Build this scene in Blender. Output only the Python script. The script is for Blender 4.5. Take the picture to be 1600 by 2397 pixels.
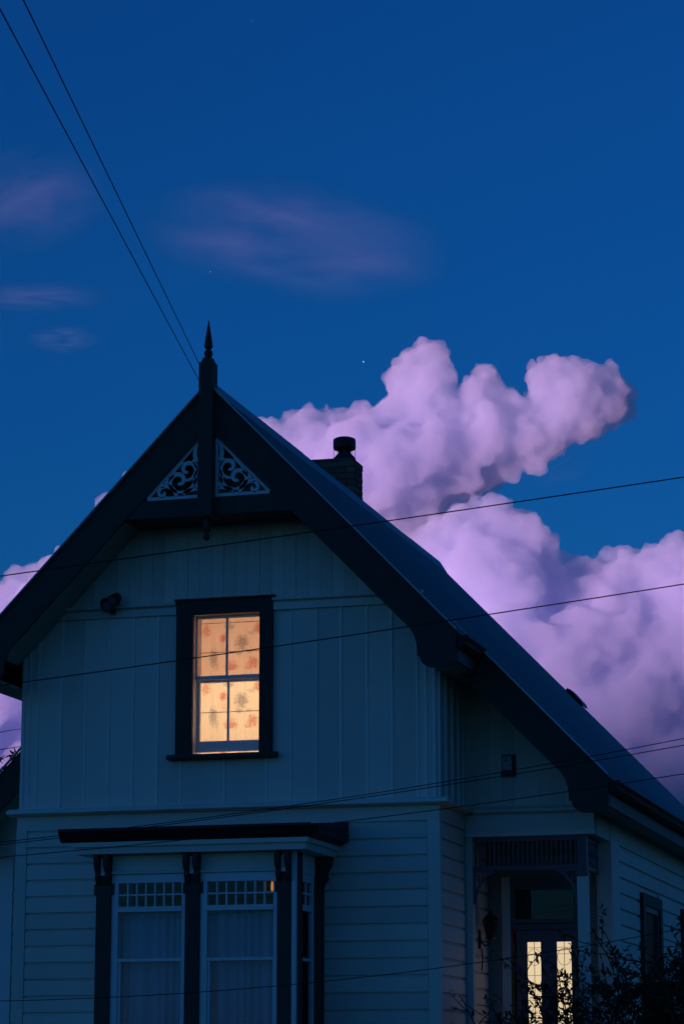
import bpy, bmesh, math, random
import numpy as np
from mathutils import Vector, Matrix, noise

random.seed(11)
rng = np.random.default_rng(11)
R = math.radians
for o in list(bpy.data.objects):
    bpy.data.objects.remove(o)
scene = bpy.context.scene
C = scene.collection

# ------------------------------------------------------------------ camera
CAM = Vector((6.339, -26.0, 1.6))
cd = bpy.data.cameras.new('camera')
cam = bpy.data.objects.new('camera', cd)
C.objects.link(cam)
cam.location = CAM
cam.rotation_euler = (R(90 + 12.3904), R(0.047), R(15.8086))
cd.sensor_fit = 'VERTICAL'
cd.sensor_height = 36.0
cd.lens = 91.18
cd.clip_start = 0.5
cd.clip_end = 60000
scene.camera = cam

# ------------------------------------------------------------------ dusk sky: the sun has just set behind the photographer
SUN_EL, SUN_AZ = -5.2, (-0.58, -0.81)
world = bpy.data.worlds.new('World')
scene.world = world
world.use_nodes = True
nt = world.node_tree
nt.nodes.clear()
wo = nt.nodes.new('ShaderNodeOutputWorld')
bg = nt.nodes.new('ShaderNodeBackground')
sky = nt.nodes.new('ShaderNodeTexSky')
sky.sky_type = 'NISHITA'
sky.sun_disc = False
sky.sun_elevation = R(2.0)
sky.sun_rotation = math.atan2(SUN_AZ[0], SUN_AZ[1])
sky.altitude = 0
sky.air_density = 1.0
sky.dust_density = 0.0
sky.ozone_density = 6.0
mul = nt.nodes.new('ShaderNodeMix')
mul.data_type = 'RGBA'
mul.blend_type = 'MULTIPLY'
mul.inputs[0].default_value = 1.0
mul.inputs[7].default_value = SKYTINT = (0.80, 1.22, 1.40, 1)
nt.links.new(sky.outputs[0], mul.inputs[6])
nt.links.new(mul.outputs[2], bg.inputs[0])
nt.links.new(bg.outputs[0], wo.inputs[0])
bg.inputs[1].default_value = 0.175

sd = bpy.data.lights.new('sun', 'SUN')
sun = bpy.data.objects.new('sun', sd)
C.objects.link(sun)
sd.energy = 5.0
sd.angle = R(3.0)
sd.color = (1.0, 0.53, 0.84)
sv = Vector((SUN_AZ[0], SUN_AZ[1], math.tan(R(SUN_EL)))).normalized()
sun.rotation_euler = (-sv).to_track_quat('-Z', 'Y').to_euler()
sun.location = (-20, -40, 30)

vs = scene.view_settings
vs.view_transform = 'Standard'
vs.look = 'None'
vs.exposure = 0.0
vs.gamma = 1.0
vs.use_curve_mapping = False
cy = scene.cycles
cy.use_denoising = True
cy.denoiser = 'OPENIMAGEDENOISE'
cy.max_bounces = 28
cy.volume_bounces = 26
cy.diffuse_bounces = 3
cy.glossy_bounces = 3
cy.transmission_bounces = 8
cy.transparent_max_bounces = 24
cy.volume_max_steps = 256
cy.sample_clamp_indirect = 4.0
# ------------------------------------------------------------------ helpers
class MB:
    def __init__(s):
        s.v, s.f = [], []

    def add(s, verts, faces):
        n = len(s.v)
        s.v += [tuple(v) for v in verts]
        s.f += [tuple(i + n for i in f) for f in faces]
        return s

    def box(s, x0, x1, y0, y1, z0, z1):
        return s.add([(x0, y0, z0), (x1, y0, z0), (x1, y1, z0), (x0, y1, z0), (x0, y0, z1), (x1, y0, z1), (x1, y1, z1), (x0, y1, z1)],
                     [(0, 3, 2, 1), (4, 5, 6, 7), (0, 1, 5, 4), (1, 2, 6, 5), (2, 3, 7, 6), (3, 0, 4, 7)])

    def prism(s, poly, axis, a, b):
        n = len(poly)
        mk = {'y': lambda p, t: (p[0], t, p[1]), 'x': lambda p, t: (t, p[0], p[1]), 'z': lambda p, t: (p[0], p[1], t)}[axis]
        return s.add([mk(p, a) for p in poly] + [mk(p, b) for p in poly],
                     [tuple(range(n)), tuple(range(2 * n - 1, n - 1, -1))] + [(i, (i + 1) % n, n + (i + 1) % n, n + i) for i in range(n)])

    def lathe(s, prof, c, seg=16, rot=0.0):
        n = len(prof)
        V = [(c[0] + r * math.cos(rot + 2 * math.pi * k / seg), c[1] + r * math.sin(rot + 2 * math.pi * k / seg), c[2] + z) for r, z in prof for k in range(seg)]
        F = [(i * seg + k, i * seg + (k + 1) % seg, (i + 1) * seg + (k + 1) % seg, (i + 1) * seg + k) for i in range(n - 1) for k in range(seg)]
        F += [tuple(range(seg - 1, -1, -1)), tuple((n - 1) * seg + k for k in range(seg))]
        return s.add(V, F)

    def tube(s, pts, rad, seg=8):
        P = [Vector(p) for p in pts]
        rad = rad if isinstance(rad, (list, tuple)) else [rad] * len(P)
        V, F = [], []
        for i, p in enumerate(P):
            d = (P[min(i + 1, len(P) - 1)] - P[max(i - 1, 0)]).normalized()
            a = d.orthogonal().normalized() if abs(d.z) > 0.95 else d.cross(Vector((0, 0, 1))).normalized()
            b = d.cross(a)
            for k in range(seg):
                t = 2 * math.pi * k / seg
                V.append(p + (a * math.cos(t) + b * math.sin(t)) * rad[i])
        for i in range(len(P) - 1):
            for k in range(seg):
                F.append((i * seg + k, i * seg + (k + 1) % seg, (i + 1) * seg + (k + 1) % seg, (i + 1) * seg + k))
        F += [tuple(range(seg - 1, -1, -1)), tuple((len(P) - 1) * seg + k for k in range(seg))]
        return s.add(V, F)

    def ribbon(s, pts, w, y0, y1):
        """flat fretwork strip in the XZ plane with thickness y0..y1"""
        n = len(pts)
        w = w if isinstance(w, (list, tuple)) else [w] * n
        L, Rr = [], []
        for i in range(n):
            a, b = pts[max(i - 1, 0)], pts[min(i + 1, n - 1)]
            dx, dz = b[0] - a[0], b[1] - a[1]
            q = math.hypot(dx, dz) or 1
            nx, nz = -dz / q, dx / q
            L.append((pts[i][0] + nx * w[i] / 2, pts[i][1] + nz * w[i] / 2))
            Rr.append((pts[i][0] - nx * w[i] / 2, pts[i][1] - nz * w[i] / 2))
        V = [(p[0], y0, p[1]) for p in L] + [(p[0], y0, p[1]) for p in Rr] + [(p[0], y1, p[1]) for p in L] + [(p[0], y1, p[1]) for p in Rr]
        F = []
        for i in range(n - 1):
            F += [(i, i + 1, n + i + 1, n + i), (2 * n + i + 1, 2 * n + i, 3 * n + i, 3 * n + i + 1), (i + 1, i, 2 * n + i, 2 * n + i + 1), (n + i, n + i + 1, 3 * n + i + 1, 3 * n + i)]
        F += [(0, n, 3 * n, 2 * n), (n - 1, 3 * n - 1, 4 * n - 1, 2 * n - 1)]
        return s.add(V, F)

    def build(s, name, mat, parent=None, smooth=False, loc=(0, 0, 0)):
        me = bpy.data.meshes.new(name)
        me.from_pydata(s.v, [], s.f)
        bm = bmesh.new()
        bm.from_mesh(me)
        bmesh.ops.recalc_face_normals(bm, faces=bm.faces)
        bm.to_mesh(me)
        bm.free()
        if smooth:
            me.polygons.foreach_set('use_smooth', [True] * len(me.polygons))
        me.materials.append(mat)
        ob = bpy.data.objects.new(name, me)
        ob.location = loc
        C.objects.link(ob)
        if parent:
            ob.parent = parent
        return ob


def box(name, mat, parent, *d):
    return MB().box(*d).build(name, mat, parent)


def empty(name, loc, label, cat, group=None):
    o = bpy.data.objects.new(name, None)
    o.location = loc
    o.empty_display_size = 0.2
    C.objects.link(o)
    tag(o, label, cat, group)
    return o


def tag(o, label, cat, group=None):
    o['label'] = label
    o['category'] = cat
    if group:
        o['group'] = group
    return o


def paint(name, col, rough=0.6, var=0.12, scale=6.0, bump=0.15, stretch=(1, 1, 1), metallic=0.0):
    """plain paint or metal with grain, faint stains and fine relief"""
    m = bpy.data.materials.new(name)
    m.use_nodes = True
    n, k = m.node_tree, m.node_tree.links.new
    b = n.nodes['Principled BSDF']
    b.inputs['Roughness'].default_value = rough
    b.inputs['Metallic'].default_value = metallic
    b.inputs['Specular IOR Level'].default_value = 0.25
    tc = n.nodes.new('ShaderNodeTexCoord')
    mp = n.nodes.new('ShaderNodeMapping')
    mp.inputs['Scale'].default_value = stretch
    nz = n.nodes.new('ShaderNodeTexNoise')
    nz.inputs['Scale'].default_value = scale
    nz.inputs['Detail'].default_value = 6
    nz.inputs['Roughness'].default_value = 0.65
    mix = n.nodes.new('ShaderNodeMix')
    mix.data_type = 'RGBA'
    mix.inputs[6].default_value = (*[c * (1 - var) for c in col], 1)
    mix.inputs[7].default_value = (*[min(1, c * (1 + var)) for c in col], 1)
    oi = n.nodes.new('ShaderNodeObjectInfo')
    hs = n.nodes.new('ShaderNodeHueSaturation')
    mr = n.nodes.new('ShaderNodeMapRange')
    mr.inputs[3].default_value = 1 - var * 0.6
    mr.inputs[4].default_value = 1 + var * 0.6
    k(oi.outputs['Random'], mr.inputs[0])
    k(mr.outputs[0], hs.inputs['Value'])
    bp = n.nodes.new('ShaderNodeBump')
    bp.inputs['Strength'].default_value = bump
    bp.inputs['Distance'].default_value = 0.01
    fine = n.nodes.new('ShaderNodeTexNoise')
    fine.inputs['Scale'].default_value = scale * 9
    k(tc.outputs['Object'], mp.inputs[0])
    k(mp.outputs[0], nz.inputs[0])
    k(mp.outputs[0], fine.inputs[0])
    k(nz.outputs[0], mix.inputs[0])
    k(mix.outputs[2], hs.inputs['Color'])
    k(hs.outputs[0], b.inputs['Base Color'])
    k(fine.outputs[0], bp.inputs['Height'])
    k(bp.outputs[0], b.inputs['Normal'])
    return m


def glow(name, col, strength, mottled=0.08, scale=3.0):
    m = bpy.data.materials.new(name)
    m.use_nodes = True
    n, k = m.node_tree, m.node_tree.links.new
    n.nodes.clear()
    out = n.nodes.new('ShaderNodeOutputMaterial')
    e = n.nodes.new('ShaderNodeEmission')
    e.inputs[1].default_value = strength
    tc = n.nodes.new('ShaderNodeTexCoord')
    nz = n.nodes.new('ShaderNodeTexNoise')
    nz.inputs['Scale'].default_value = scale
    mix = n.nodes.new('ShaderNodeMix')
    mix.data_type = 'RGBA'
    mix.inputs[6].default_value = (*[c * (1 - mottled) for c in col], 1)
    mix.inputs[7].default_value = (*[c * (1 + mottled) for c in col], 1)
    k(tc.outputs['Object'], nz.inputs[0])
    k(nz.outputs[0], mix.inputs[0])
    k(mix.outputs[2], e.inputs[0])
    k(e.outputs[0], out.inputs[0])
    return m


def pane_mat(name, tint, gloss=0.07, rough=0.02):
    m = bpy.data.materials.new(name)
    m.use_nodes = True
    n, k = m.node_tree, m.node_tree.links.new
    n.nodes.clear()
    out = n.nodes.new('ShaderNodeOutputMaterial')
    t = n.nodes.new('ShaderNodeBsdfTransparent')
    t.inputs[0].default_value = (*tint, 1)
    g = n.nodes.new('ShaderNodeBsdfGlossy')
    g.inputs['Roughness'].default_value = rough
    nz = n.nodes.new('ShaderNodeTexNoise')
    nz.inputs['Scale'].default_value = 2.5
    bp = n.nodes.new('ShaderNodeBump')
    bp.inputs['Strength'].default_value = 0.06
    k(nz.outputs[0], bp.inputs['Height'])
    k(bp.outputs[0], g.inputs['Normal'])
    mx = n.nodes.new('ShaderNodeMixShader')
    mx.inputs[0].default_value = gloss
    k(t.outputs[0], mx.inputs[1])
    k(g.outputs[0], mx.inputs[2])
    k(mx.outputs[0], out.inputs[0])
    return m


M = dict(
    wall=paint('wall paint', (0.78, 0.68, 0.60), 0.6, 0.14, 2.2, 0.2, (1, 1, 0.35)),
    batten=paint('batten paint', (0.88, 0.80, 0.74), 0.6, 0.08, 3.0, 0.1),
    porchwall=paint('shade-darkened porch paint', (0.30, 0.30, 0.27), 0.7, 0.12, 3.0, 0.2),  # darker than the wall paint, carrying the shade of the deep porch
    sash=paint('sash paint', (0.74, 0.74, 0.74), 0.45, 0.06, 8.0, 0.1),
    trim=paint('dark trim paint', (0.052, 0.050, 0.042), 0.65, 0.25, 5.0, 0.2),
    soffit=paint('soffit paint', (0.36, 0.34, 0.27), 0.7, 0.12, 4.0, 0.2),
    fret=paint('fretwork paint', (0.78, 0.76, 0.76), 0.6, 0.08, 8.0, 0.1),
    iron=paint('painted roofing iron', (0.11, 0.125, 0.12), 0.42, 0.22, 1.3, 0.1),
    ridge=paint('ridge cap iron', (0.17, 0.19, 0.21), 0.4, 0.15, 4.0, 0.1),
    flash=paint('pale flashing', (0.55, 0.58, 0.58), 0.4, 0.1, 4.0, 0.1),
    gutter=paint('gutter paint', (0.016, 0.015, 0.016), 0.55, 0.2, 5.0, 0.1),
    fascia=paint('fascia paint', (0.13, 0.10, 0.105), 0.6, 0.15, 5.0, 0.2),
    brick=paint('sooty brick', (0.24, 0.13, 0.095), 0.9, 0.4, 9.0, 0.6),
    mortar=paint('sooty mortar', (0.12, 0.11, 0.10), 0.95, 0.25, 9.0, 0.5),
    clay=paint('sooty clay', (0.055, 0.05, 0.05), 0.8, 0.25, 9.0, 0.3),
    door=paint('door paint', (0.17, 0.13, 0.15), 0.5, 0.15, 5.0, 0.15),
    metal=paint('black metal', (0.02, 0.02, 0.02), 0.4, 0.2, 8.0, 0.1),
    plastic=paint('pale plastic', (0.42, 0.45, 0.46), 0.5, 0.08, 8.0, 0.05),
    cable=paint('cable sheath', (0.012, 0.012, 0.014), 0.6, 0.2, 8.0, 0.0),
    net=paint('net curtain', (0.42, 0.52, 0.62), 0.9, 0.12, 4.0, 0.3, (6, 6, 0.6)),
    dark=paint('painted room darkness', (0.02, 0.02, 0.022), 0.95, 0.1),  # near-black colour stands in for the shade of unlit rooms
    deck=paint('deck boards', (0.16, 0.14, 0.12), 0.7, 0.2, 5.0, 0.3),
    glass=pane_mat('window glass', (0.88, 0.92, 0.95), 0.02),
    tintglass=pane_mat('tinted glass', (0.78, 0.70, 0.69), 0.025),  # darker tint than the lower sash panes
    clear=pane_mat('clean glass', (0.95, 0.95, 0.94), 0.02),
    doorglow=glow('lit door glass', (0.80, 0.62, 0.38), 0.95, 0.2, 1.6),
    orange=glow('orange lamp reflection', (0.75, 0.26, 0.04), 0.8),  # glow colour for the lamp's reflection in the bay pane
)

# ------------------------------------------------------------------ ground
gb = MB()
ring = [(4200 * math.cos(2 * math.pi * k / 96), 4200 * math.sin(2 * math.pi * k / 96), 0) for k in range(96)]
gb.add(ring, [tuple(range(96))])
grass = paint('lawn', (0.10, 0.12, 0.05), 0.95, 0.4, 0.8, 0.6)
gnd = gb.build('ground', grass)
gnd['kind'] = 'structure'

# ------------------------------------------------------------------ the house
X0 = -2.315            # centre line of the gable
ZR, SL = 8.87, 1.04    # ridge height, slope
W_L, W_R = -4.63, 0.0  # wing walls
EV = 0.365             # wing eave, right
EVL = 2 * X0 - EV
M_R, M_L = 1.74, -6.46  # main eaves
S_R, S_L = 1.40, -6.12  # main side walls
BACK = 9.6
YB = -0.60             # front barge plane
YR2, YL2 = 0.25, 2.40  # set-back barge planes, right and left


def rz(x):
    return ZR - SL * abs(x - X0)


house = empty('house', (X0, 4, 0), 'two storey pale weatherboard villa with steep dark gabled roof and lit attic window', 'house')
house.location = (0, 0, 0)

# --- roof -----------------------------------------------------------------
def corrugated(xa, xb, y0, y1, lift=0.0):
    n = max(8, int((y1 - y0) / 0.0762 * 6))
    V, F = [], []
    nx, nz = SL / math.hypot(1, SL), 1 / math.hypot(1, SL)
    sgn = 1 if xb > xa else -1
    for i in range(n + 1):
        y = y0 + (y1 - y0) * i / n
        h = lift + 0.009 * math.sin(2 * math.pi * y / 0.0762)
        for x in (xa, xb):
            V.append((x + sgn * nx * h, y, rz(x) + nz * h))
    for i in range(n):
        F.append((2 * i, 2 * i + 1, 2 * i + 3, 2 * i + 2))
    return MB().add(V, F)


roof = MB()
for xa, xb, y0, y1 in ((X0, EV + 0.03, YB - 0.06, YR2 - 0.03), (X0, M_R + 0.03, YR2 - 0.03, BACK + 0.1), (X0, EVL - 0.03, YB - 0.06, YL2 - 0.03), (X0, M_L - 0.03, YL2 - 0.03, BACK + 0.1)):
    c = corrugated(xa, xb, y0, y1)
    roof.add(c.v, c.f)
roof = roof.build('roof', M['iron'], house, smooth=True)


def slab(xa, xb, y0, y1, d0, d1):
    """a sheet parallel to the roof, d0..d1 metres (vertical) below it"""
    return MB().prism([(xa, rz(xa) - d0), (xb, rz(xb) - d0), (xb, rz(xb) - d1), (xa, rz(xa) - d1)], 'y', y0, y1)


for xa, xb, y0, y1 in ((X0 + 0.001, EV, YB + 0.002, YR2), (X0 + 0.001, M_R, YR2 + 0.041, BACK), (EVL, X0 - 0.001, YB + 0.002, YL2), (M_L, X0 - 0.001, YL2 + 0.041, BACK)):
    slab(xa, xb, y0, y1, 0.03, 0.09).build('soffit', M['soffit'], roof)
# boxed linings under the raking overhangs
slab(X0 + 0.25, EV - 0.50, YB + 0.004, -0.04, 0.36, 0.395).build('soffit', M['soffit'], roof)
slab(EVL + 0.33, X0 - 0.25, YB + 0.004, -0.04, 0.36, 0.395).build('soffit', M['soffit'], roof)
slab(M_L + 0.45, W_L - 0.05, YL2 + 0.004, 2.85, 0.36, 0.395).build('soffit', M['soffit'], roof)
for i in range(6):
    y0 = YB - 0.07 + i * 1.72
    p = [(X0 - 0.14, rz(X0 - 0.14) + 0.012), (X0 - 0.05, ZR + 0.015), (X0 - 0.03, ZR + 0.045), (X0, ZR + 0.058), (X0 + 0.03, ZR + 0.045), (X0 + 0.05, ZR + 0.015), (X0 + 0.14, rz(X0 + 0.14) + 0.012),
         (X0 + 0.135, rz(X0 + 0.14)), (X0, ZR + 0.006), (X0 - 0.135, rz(X0 - 0.14))]
    d = 0.004 * (i % 2)
    MB().prism([(a, b + d) for a, b in p], 'y', y0, y0 + 1.73).build('ridge_cap', M['ridge'], roof)
# scalloped lead strip pressed into the corrugations beside the ridge
for sgn in (-1, 1):
    V, F = [], []
    n = int((BACK + 0.7) / 0.0762 * 4)
    for i in range(n + 1):
        y = YB - 0.06 + (BACK + 0.7) * i / n
        w = 0.16 + 0.012 * math.sin(2 * math.pi * i / 4)
        xa, xb = X0 + sgn * 0.10, X0 + sgn * w
        V += [(xa, y, rz(xa) + 0.02), (xb, y, rz(xb) + 0.018)]
    for i in range(n):
        F.append((2 * i, 2 * i + 1, 2 * i + 3, 2 * i + 2))
    MB().add(V, F).build('ridge_flashing', M['ridge'], roof)


def barge_poly(sgn, x_eave, x_top):
    """outline of a bargeboard whose foot swells into a rounded corbel; sgn=+1 right rake"""
    e = (lambda x: x) if sgn > 0 else (lambda x: 2 * X0 - x)
    xe = x_eave if sgn > 0 else 2 * X0 - x_eave
    xt = x_top if sgn > 0 else 2 * X0 - x_top
    dx = xe - EV
    dz = -SL * dx
    low = [(-0.187, 6.201), (-0.118, 6.132), (-0.075, 6.06), (-0.052, 5.98), (-0.043, 5.90), (-0.043, 5.842), (-0.015, 5.838), (-0.012, 5.805), (0.01, 5.768), (0.045, 5.738), (0.09, 5.719), (0.14, 5.714),
           (0.25, 5.714), (0.31, 5.72), (0.345, 5.74), (0.365, 5.78)]
    zt = ZR - SL * (xt - X0)
    pts = [(xt, zt + 0.0), (xe, ZR - SL * (xe - X0))]
    pts += [(x + dx, z + dz) for x, z in reversed(low)]
    pts += [(xt, zt - 0.475)]
    return [(e(x), z) for x, z in pts]


def barge(sgn, x_eave, x_top, y):
    b = MB().prism(barge_poly(sgn, x_eave, x_top), 'y', y - 0.045, y).build('barge_board', M['trim'], roof)
    # thin roll of pale capping along the top edge
    q = 0.03
    xs = (x_top + (0 if x_top == X0 else 0), x_eave)
    P = [(xs[0], rz(xs[0]) + 0.012), (xs[1], rz(xs[1]) + 0.012), (xs[1], rz(xs[1]) + q), (xs[0], rz(xs[0]) + q)]
    MB().prism(P, 'y', y - 0.085, y - 0.035).build('verge_capping', M['flash'], roof)
    return b


barge(1, EV, X0 + 0.0005, YB)
barge(-1, EVL, X0 - 0.0005, YB)
barge(1, M_R, 0.12, YR2)
barge(-1, M_L, -4.6, YL2)
for sgn, xe in ((1, M_R), (-1, M_L)):
    P = barge_poly(sgn, xe, X0 + sgn * 0.001)
    MB().prism(P, 'y', BACK + 0.02, BACK + 0.06).build('barge_board', M['trim'], roof)


def gutter(sgn, xe, y0, y1):
    z = rz(xe)
    prof = [(0.0, -0.055), (0.03, -0.055), (0.115, -0.04), (0.125, -0.07), (0.10, -0.10), (0.085, -0.135), (0.06, -0.165), (0.0, -0.165)]
    MB().prism([(xe + sgn * (a + 0.004), z + b) for a, b in prof], 'y', y0, y1).build('gutter', M['gutter'], roof)
    MB().prism([(xe - sgn * 0.03, z - 0.10), (xe, z - 0.10), (xe, z - 0.30), (xe - sgn * 0.03, z - 0.30)], 'y', y0 + 0.05, y1).build('fascia', M['fascia'], roof)


gutter(1, EV, YB - 0.02, YR2 - 0.05)
gutter(-1, EVL, YB - 0.02, YL2 - 0.05)
gutter(1, M_R, YR2 - 0.02, BACK + 0.05)
gutter(-1, M_L, YL2 - 0.02, BACK + 0.05)
# level eave linings
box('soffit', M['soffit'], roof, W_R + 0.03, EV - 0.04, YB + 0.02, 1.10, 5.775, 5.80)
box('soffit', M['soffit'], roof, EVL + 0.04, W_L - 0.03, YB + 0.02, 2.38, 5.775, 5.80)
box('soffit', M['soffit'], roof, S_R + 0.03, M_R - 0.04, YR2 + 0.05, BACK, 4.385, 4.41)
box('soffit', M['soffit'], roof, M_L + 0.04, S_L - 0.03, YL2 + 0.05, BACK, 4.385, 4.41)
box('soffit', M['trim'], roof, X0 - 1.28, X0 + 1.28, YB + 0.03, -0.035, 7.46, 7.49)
# small flue vent on the far edge of the roof
xv, yv = -0.34, BACK + 0.05
MB().prism([(xv - 0.10, rz(xv - 0.10) + 0.02), (xv - 0.08, rz(xv - 0.08) + 0.07), (xv - 0.03, rz(xv - 0.03) + 0.10), (xv + 0.12, rz(xv + 0.12) + 0.085), (xv + 0.15, rz(xv + 0.15) + 0.05), (xv + 0.10, rz(xv + 0.10) + 0.02)], 'y', yv - 0.25, yv + 0.1).build('roof_vent', M['metal'], roof)

# king post, finial, collar and fretwork of the gable
gd = MB().prism([(X0 - 0.92, 7.45), (X0 + 0.92, 7.45), (X0 + 0.74, 7.64), (X0 - 0.74, 7.64)], 'y', YB - 0.035, YB + 0.03).build('gable_collar', M['trim'], house)
kp = MB()
kp.box(X0 - 0.078, X0 + 0.078, YB - 0.13, YB + 0.03, 7.42, 9.10)
kp.prism([(X0 - 0.078, 9.10), (X0 + 0.078, 9.10), (X0 + 0.042, 9.165), (X0 - 0.042, 9.165)], 'y', YB - 0.09, YB - 0.01)
kp.build('king_post', M['trim'], gd)
MB().lathe([(0.038, 9.15), (0.034, 9.175), (0.044, 9.195), (0.047, 9.215), (0.044, 9.235), (0.026, 9.25), (0.03, 9.262), (0.047, 9.285), (0.046, 9.30), (0.038, 9.36), (0.024, 9.45), (0.012, 9.53), (0.002, 9.585)],
           (X0, YB - 0.05, 0), 14).build('finial', M['trim'], gd, smooth=True)
MB().lathe([(0.004, 7.165), (0.03, 7.18), (0.04, 7.205), (0.03, 7.235), (0.022, 7.25), (0.04, 7.27), (0.04, 7.43)], (X0, YB - 0.05, 0), 12).build('pendant', M['trim'], gd, smooth=True)


def spiral(cx, cz, r0, r1, a0, a1, n=26):
    return [(cx + (r0 + (r1 - r0) * i / n) * math.cos(a0 + (a1 - a0) * i / n), cz + (r0 + (r1 - r0) * i / n) * math.sin(a0 + (a1 - a0) * i / n)) for i in range(n + 1)]


def bez(p0, p1, p2, n=14):
    return [((1 - t) ** 2 * p0[0] + 2 * t * (1 - t) * p1[0] + t * t * p2[0], (1 - t) ** 2 * p0[1] + 2 * t * (1 - t) * p1[1] + t * t * p2[1]) for t in [i / n for i in range(n + 1)]]


for sgn in (1, -1):
    f = MB()
    T = lambda pts: [(X0 + sgn * (0.082 + u), 7.645 + v) for u, v in pts]
    y0, y1 = YB - 0.02, YB + 0.005
    PI = math.pi

    def rib(pts, w):
        n = len(pts)
        ws = [w * (0.55 + 0.45 * math.sin(math.pi * min(1, max(0, i / (n - 1))) * 0.9 + 0.15)) for i in range(n)]
        f.ribbon(T(pts), [q * 1.12 for q in ws], y0, y1)
    f.ribbon(T([(0.0, 0.016), (0.60, 0.016)]), 0.036, y0, y1)
    f.ribbon(T([(0.014, 0.0), (0.014, 0.64)]), 0.032, y0 + 0.002, y1 - 0.002)
    f.ribbon(T([(0.60, 0.02), (0.012, 0.635)]), 0.036, y0 + 0.004, y1 - 0.004)
    rib(spiral(0.150, 0.315, 0.118, 0.022, PI * 1.55, -PI * 0.55, 34), 0.040)
    rib(spiral(0.245, 0.195, 0.124, 0.024, -PI * 0.55, PI * 1.6, 34), 0.042)
    rib(bez((0.05, 0.22), (0.10, 0.05), (0.22, 0.075)), 0.036)
    rib(bez((0.02, 0.40), (0.10, 0.42), (0.05, 0.58)), 0.040)
    rib(bez((0.02, 0.30), (0.06, 0.36), (0.09, 0.42)), 0.030)
    rib(bez((0.02, 0.10), (0.10, 0.16), (0.04, 0.30)), 0.036)
    rib(bez((0.02, 0.09), (0.12, 0.11), (0.20, 0.05)), 0.034)
    rib(bez((0.27, 0.03), (0.30, 0.17), (0.46, 0.15)), 0.042)
    rib(spiral(0.425, 0.075, 0.062, 0.012, PI * 0.6, -PI * 1.2, 22), 0.034)
    rib(bez((0.30, 0.26), (0.38, 0.20), (0.40, 0.17)), 0.030)
    rib(bez((0.20, 0.40), (0.28, 0.36), (0.31, 0.28)), 0.030)
    f.build('fretwork', M['fret'], gd)

# --- walls -----------------------------------------------------------------
WT = 0.14
Z1 = 4.40     # storey line
RV = 0.1737   # weatherboard cover


def clip_top(x0, x1, z0, drop=0.10, zmax=99):
    """quad from z0 up to the underside of the roof over x0..x1"""
    t0, t1 = min(zmax, rz(x0) - drop), min(zmax, rz(x1) - drop)
    pts = [(x0, z0), (x1, z0)]
    if t1 > z0:
        pts.append((x1, t1))
    brk = (ZR - drop - zmax) / SL
    if zmax < 50 and x0 < X0 + brk < x1:
        pts.append((X0 + brk, zmax))
    if zmax < 50 and x0 < X0 - brk < x1:
        pts.append((X0 - brk, zmax))
    elif x0 < X0 < x1:
        pts.append((X0, min(zmax, rz(X0) - drop)))
    if t0 > z0:
        pts.append((x0, t0))
    return pts


WX0, WX1, WZ0, WZ1 = -2.67, -1.907, 4.985, 6.51   # attic window opening
gw = MB()
gw.prism([(W_L, 0.0), (W_R, 0.0), (W_R, WZ0), (W_L, WZ0)], 'y', 0.0, WT)
gw.prism(clip_top(W_L, WX0, WZ0, zmax=WZ1), 'y', 0.0, WT)
gw.prism(clip_top(WX1, W_R, WZ0, zmax=WZ1), 'y', 0.0, WT)
hw = (ZR - 0.1 - WZ1) / SL
gw.prism([(X0 - hw, WZ1), (X0 + hw, WZ1), (X0, ZR - 0.1)], 'y', 0.0, WT)
gwall = gw.build('gable_wall', M['wall'], house)

# vertical boards of the attic storey with cover battens
bat = [-4.60, -4.535, -4.437, -4.167, -3.888, -3.613, -3.342, -3.062, -2.796, -2.307, -1.842, -1.573, -1.294, -1.025, -0.742, -0.475, -0.202, -0.112, -0.022]
edges = [-4.63] + [b for b in bat[1:-1]] + [0.0]
for i in range(len(edges) - 1):
    a, b = edges[i] + 0.001, edges[i + 1] - 0.001
    d = 0.012 + 0.002 * (i % 3)
    for (p, q, z0, z1) in ([(a, b, 4.445, 6.505)] if b < WX0 - 0.12 or a > WX1 + 0.12 else [(a, b, 4.445, 4.93)]):
        P = clip_top(p, q, z0, 0.12, z1)
        MB().prism(P, 'y', -d, -0.0005).build('wall_board', M['wall'], gwall)
for x in bat:
    under = WX0 - 0.12 < x < WX1 + 0.12
    top = 4.945 if under else min(6.512, rz(x) - 0.13)
    if top > 4.6:
        MB().prism([(x - 0.019, -0.001), (x + 0.019, -0.001), (x + 0.010, -0.026), (x - 0.010, -0.026)], 'z', 4.445, top).build('batten', M['batten'], gwall)
# narrow lining boards above the head band
x = -4.36
i = 0
while x < -0.25:
    P = clip_top(x + 0.0015, x + 0.1335, 6.635, 0.12)
    if len(P) >= 4:
        MB().prism(P, 'y', -0.012 - 0.0015 * ((i * 7) % 3), -0.0005).build('lining_board', M['wall'], gwall)
    x += 0.135
    i += 1
for xa, xb in ((-4.50, -2.857), (-1.765, -0.13)):
    MB().prism([(-0.001, 6.508), (-0.045, 6.508), (-0.045, 6.585), (-0.03, 6.598), (-0.085, 6.606), (-0.09, 6.634), (-0.001, 6.65)], 'x', xa, xb).build('head_band', M['wall'], gwall)
# drip ledge and frieze at the storey line
MB().prism([(-0.001, 4.385), (-0.06, 4.388), (-0.065, 4.402), (-0.125, 4.402), (-0.135, 4.412), (-0.135, 4.43), (-0.12, 4.44), (-0.03, 4.468), (-0.001, 4.47)], 'x', W_L - 0.10, W_R + 0.134).build('drip_ledge', M['wall'], gwall)
box('frieze_board', M['wall'], gwall, W_L - 0.01, W_R + 0.025, -0.03, -0.001, 4.232, 4.383)

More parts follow.
